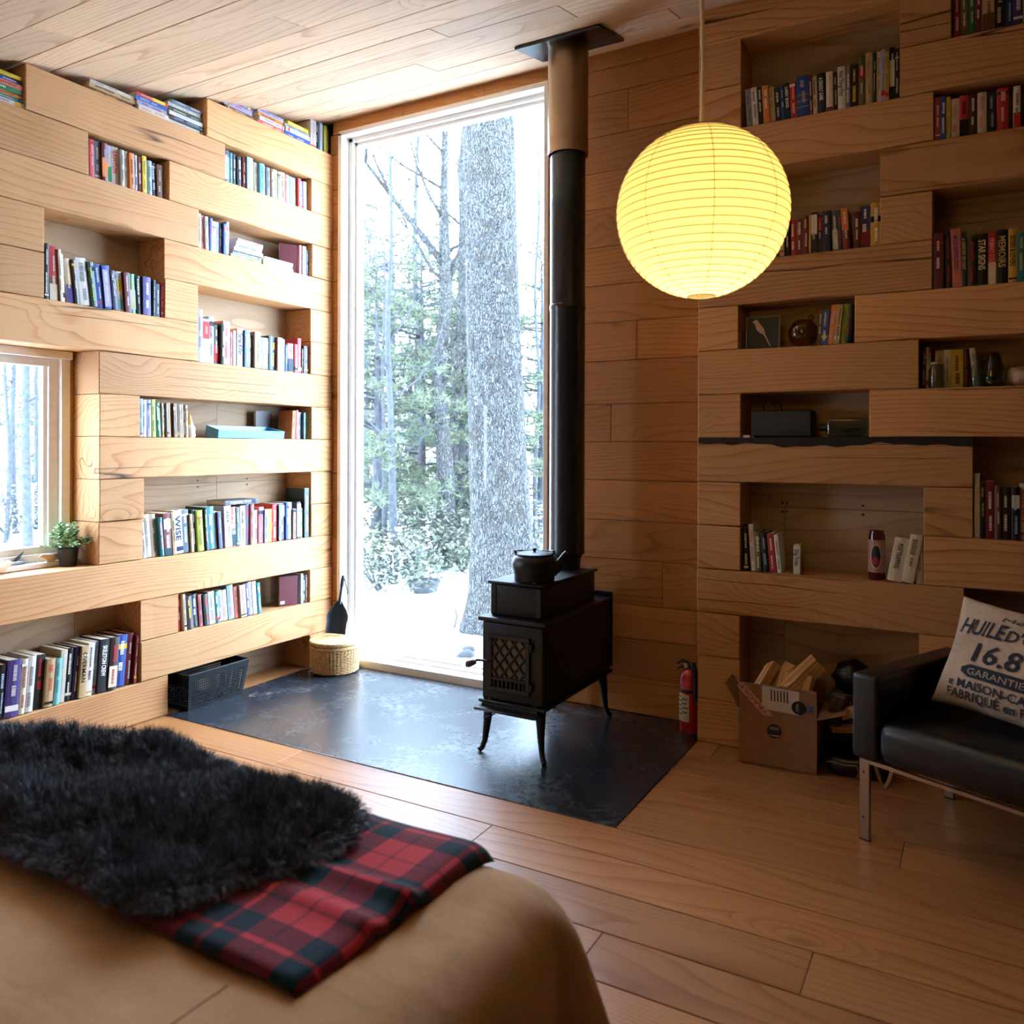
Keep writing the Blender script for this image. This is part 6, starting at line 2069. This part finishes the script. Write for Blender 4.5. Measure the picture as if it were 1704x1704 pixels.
PN += [(610, 24.0, 5.4, 2.6, 70, 'distant pine at the left jamb'), (680, 26.0, 5.8, 2.8, 70, 'distant pine behind the slender trunk'), (750, 25.0, 5.4, 2.6, 70, 'distant pine behind the dark trunks'),
       (820, 27.0, 5.6, 2.8, 60, 'distant pine behind the great trunk'), (915, 24.0, 5.4, 2.6, 60, 'distant pine right of the great trunk')]
for i, (u, d, H, R, n, lb) in enumerate(PN):
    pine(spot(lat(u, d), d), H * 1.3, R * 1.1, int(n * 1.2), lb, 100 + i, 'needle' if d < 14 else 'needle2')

def laurel(base2, R, H, n, label, seed):
    rg = random.Random(seed)
    z0 = ground_z(*base2)
    t_ = empty('laurel_bush', (base2.x, base2.y, z0), label=label, cat='bush', group='laurel bushes outside')
    bm = bmesh.new()
    for k in range(12):
        a = rg.uniform(0, 2 * PI)
        bm_tube(bm, [(0, 0, 0), (math.cos(a) * R * 0.4, math.sin(a) * R * 0.4, H * 0.5), (math.cos(a) * R * 0.8, math.sin(a) * R * 0.8, H * rg.uniform(0.6, 1))], [0.015, 0.01, 0.004], 4)
    obj('stems', mesh(bm, 'stems'), t_, M['greybark'], kind='stuff')
    V2, F2, V3, F3 = [], [], [], []
    for k in range(n):
        a, rr = rg.uniform(0, 2 * PI), R * math.sqrt(rg.random())
        c = Vector((rr * math.cos(a), rr * math.sin(a), H * rg.uniform(0.15, 1.0) * (1 - 0.5 * (rr / R) ** 2)))
        nd = Vector((rg.gauss(0, 1), rg.gauss(0, 1), rg.gauss(0.2, 0.5))).normalized()
        s = nd.cross(Vector((rg.gauss(0, 0.4), rg.gauss(0, 0.4), 1))).normalized() * 0.018
        L = rg.uniform(0.06, 0.1)
        V, F = (V3, F3) if math.sin(c.x * 7 + c.y * 5) + rg.random() > 1.55 else (V2, F2)
        i0 = len(V)
        V += [c, c + nd * L * 0.5 + s, c + nd * L, c + nd * L * 0.5 - s]
        F.append((i0, i0 + 1, i0 + 2, i0 + 3))
    obj('leaves', pydata(V2, F2, 'leaves'), t_, M['laurel'], kind='stuff')
    obj('snow_caps', pydata(V3, F3, 'snow_caps'), t_, M['snow'], kind='stuff')
for i, (u, d, R, H, lb) in enumerate([(630, 9.6, 0.75, 0.75, 'snowy laurel bush below the slender trunk'), (690, 10.4, 0.8, 0.8, 'snowy laurel bush left of the forked tree'), (770, 10.6, 0.7, 0.85, 'laurel bush between forked tree and great trunk'),
                                     (590, 10.6, 0.9, 0.9, 'laurel bush beyond the left jamb'), (720, 12.8, 1.2, 1.2, 'wide laurel thicket behind the forked tree'), (640, 13.0, 1.2, 1.2, 'wide laurel thicket behind the slender trunk'), (800, 13.0, 1.1, 1.2, 'laurel thicket behind the great trunk'), (890, 11.0, 0.9, 0.9, 'laurel bush right of the great trunk')]):
    laurel(spot(lat(u, d), d), R, H, 1500, lb, 200 + i)

# stump, stones and a twig in the snow
sp_ = spot(lat(706, 9.6), 9.6)
lathe('stump', [(0, 0.10), (0.19, 0.105), (0.2, 0.09), (0.16, 0.0), (0.17, -0.1)], M['greybark'], None, 18, label='low snow topped stump in front of the forked tree', cat='stump').location = (sp_.x, sp_.y, ground_z(*sp_) + 0.02)
rk = plain('dark_wet_stone', '17191d', 0.8, var=0.3, vscale=12)
for i, (u, d, s, lb) in enumerate([(781, 7.05, 0.045, 'upper dark stone lying in the snow'), (778, 6.85, 0.055, 'largest dark stone lying in the snow'), (765, 6.85, 0.022, 'tiny dark stone left of the others in the snow'), (771, 6.62, 0.03, 'lowest dark stone lying in the snow')]):
    q = spot(lat(u, d), d)
    bm = bmesh.new()
    bmesh.ops.create_icosphere(bm, subdivisions=2, radius=1.0)
    for v_ in bm.verts:
        k = 1 + 0.2 * math.sin(v_.co.x * 4 + i) * math.cos(v_.co.y * 3)
        v_.co = Vector((v_.co.x * s * 1.5 * k, v_.co.y * s * k, v_.co.z * s * 0.7 * k))
    o = obj('stone', mesh(bm, 'stone', True), None, rk, label=lb, cat='stone', group='stones in the snow')
    o.location = (q.x, q.y, ground_z(*q) + s * 0.4)
q = spot(lat(757, 8.0), 8.0)
tube('twig', [(0, 0, 0), (0.02, 0.02, 0.12), (-0.01, 0.01, 0.2), (0.03, 0.0, 0.28)], [0.012, 0.01, 0.008, 0.004], M['greybark'], None, 5, label='bare twig sticking out of the snow', cat='twig').location = (q.x, q.y, ground_z(*q))

# woods seen through the small window
for i, (u, d, H, r, ln_, lb) in enumerate([(10, 13, 7.5, 0.035, 0.01, 'thin tree seen at the edge of the small window'), (27, 14, 8, 0.05, -0.02, 'bare tree in the middle of the small window'), (48, 12, 7, 0.07, 0.0, 'pale thick trunk near the sash of the small window'), (62, 15, 7, 0.05, 0.0, 'thin tree next to the sash of the small window'), (-40, 13, 8, 0.1, 0.0, 'tree just beyond the edge of the small window')]):
    bare_tree('woods_tree', spot(lat(u, d), d), H, r, ln_, lb, 10, 40 + i, None, 'greybark', 'trees outside the small window')
for i, (u, d, H, R, lb) in enumerate([(20, 19, 3.0, 1.8, 'low pine far off in the small window'), (70, 18, 2.6, 1.6, 'low pine beside the sash of the small window'), (-60, 20, 3.2, 1.8, 'low pine beyond the small window')]):
    pine(spot(lat(u, d), d), H, R, 50, lb, 300 + i, 'needle2')
for i, (u, d, lb) in enumerate([(15, 13.5, 'laurel bush low in the small window'), (60, 14.5, 'laurel bush by the sash of the small window')]):
    laurel(spot(lat(u, d), d), 1.1, 0.9, 1200, lb, 400 + i)
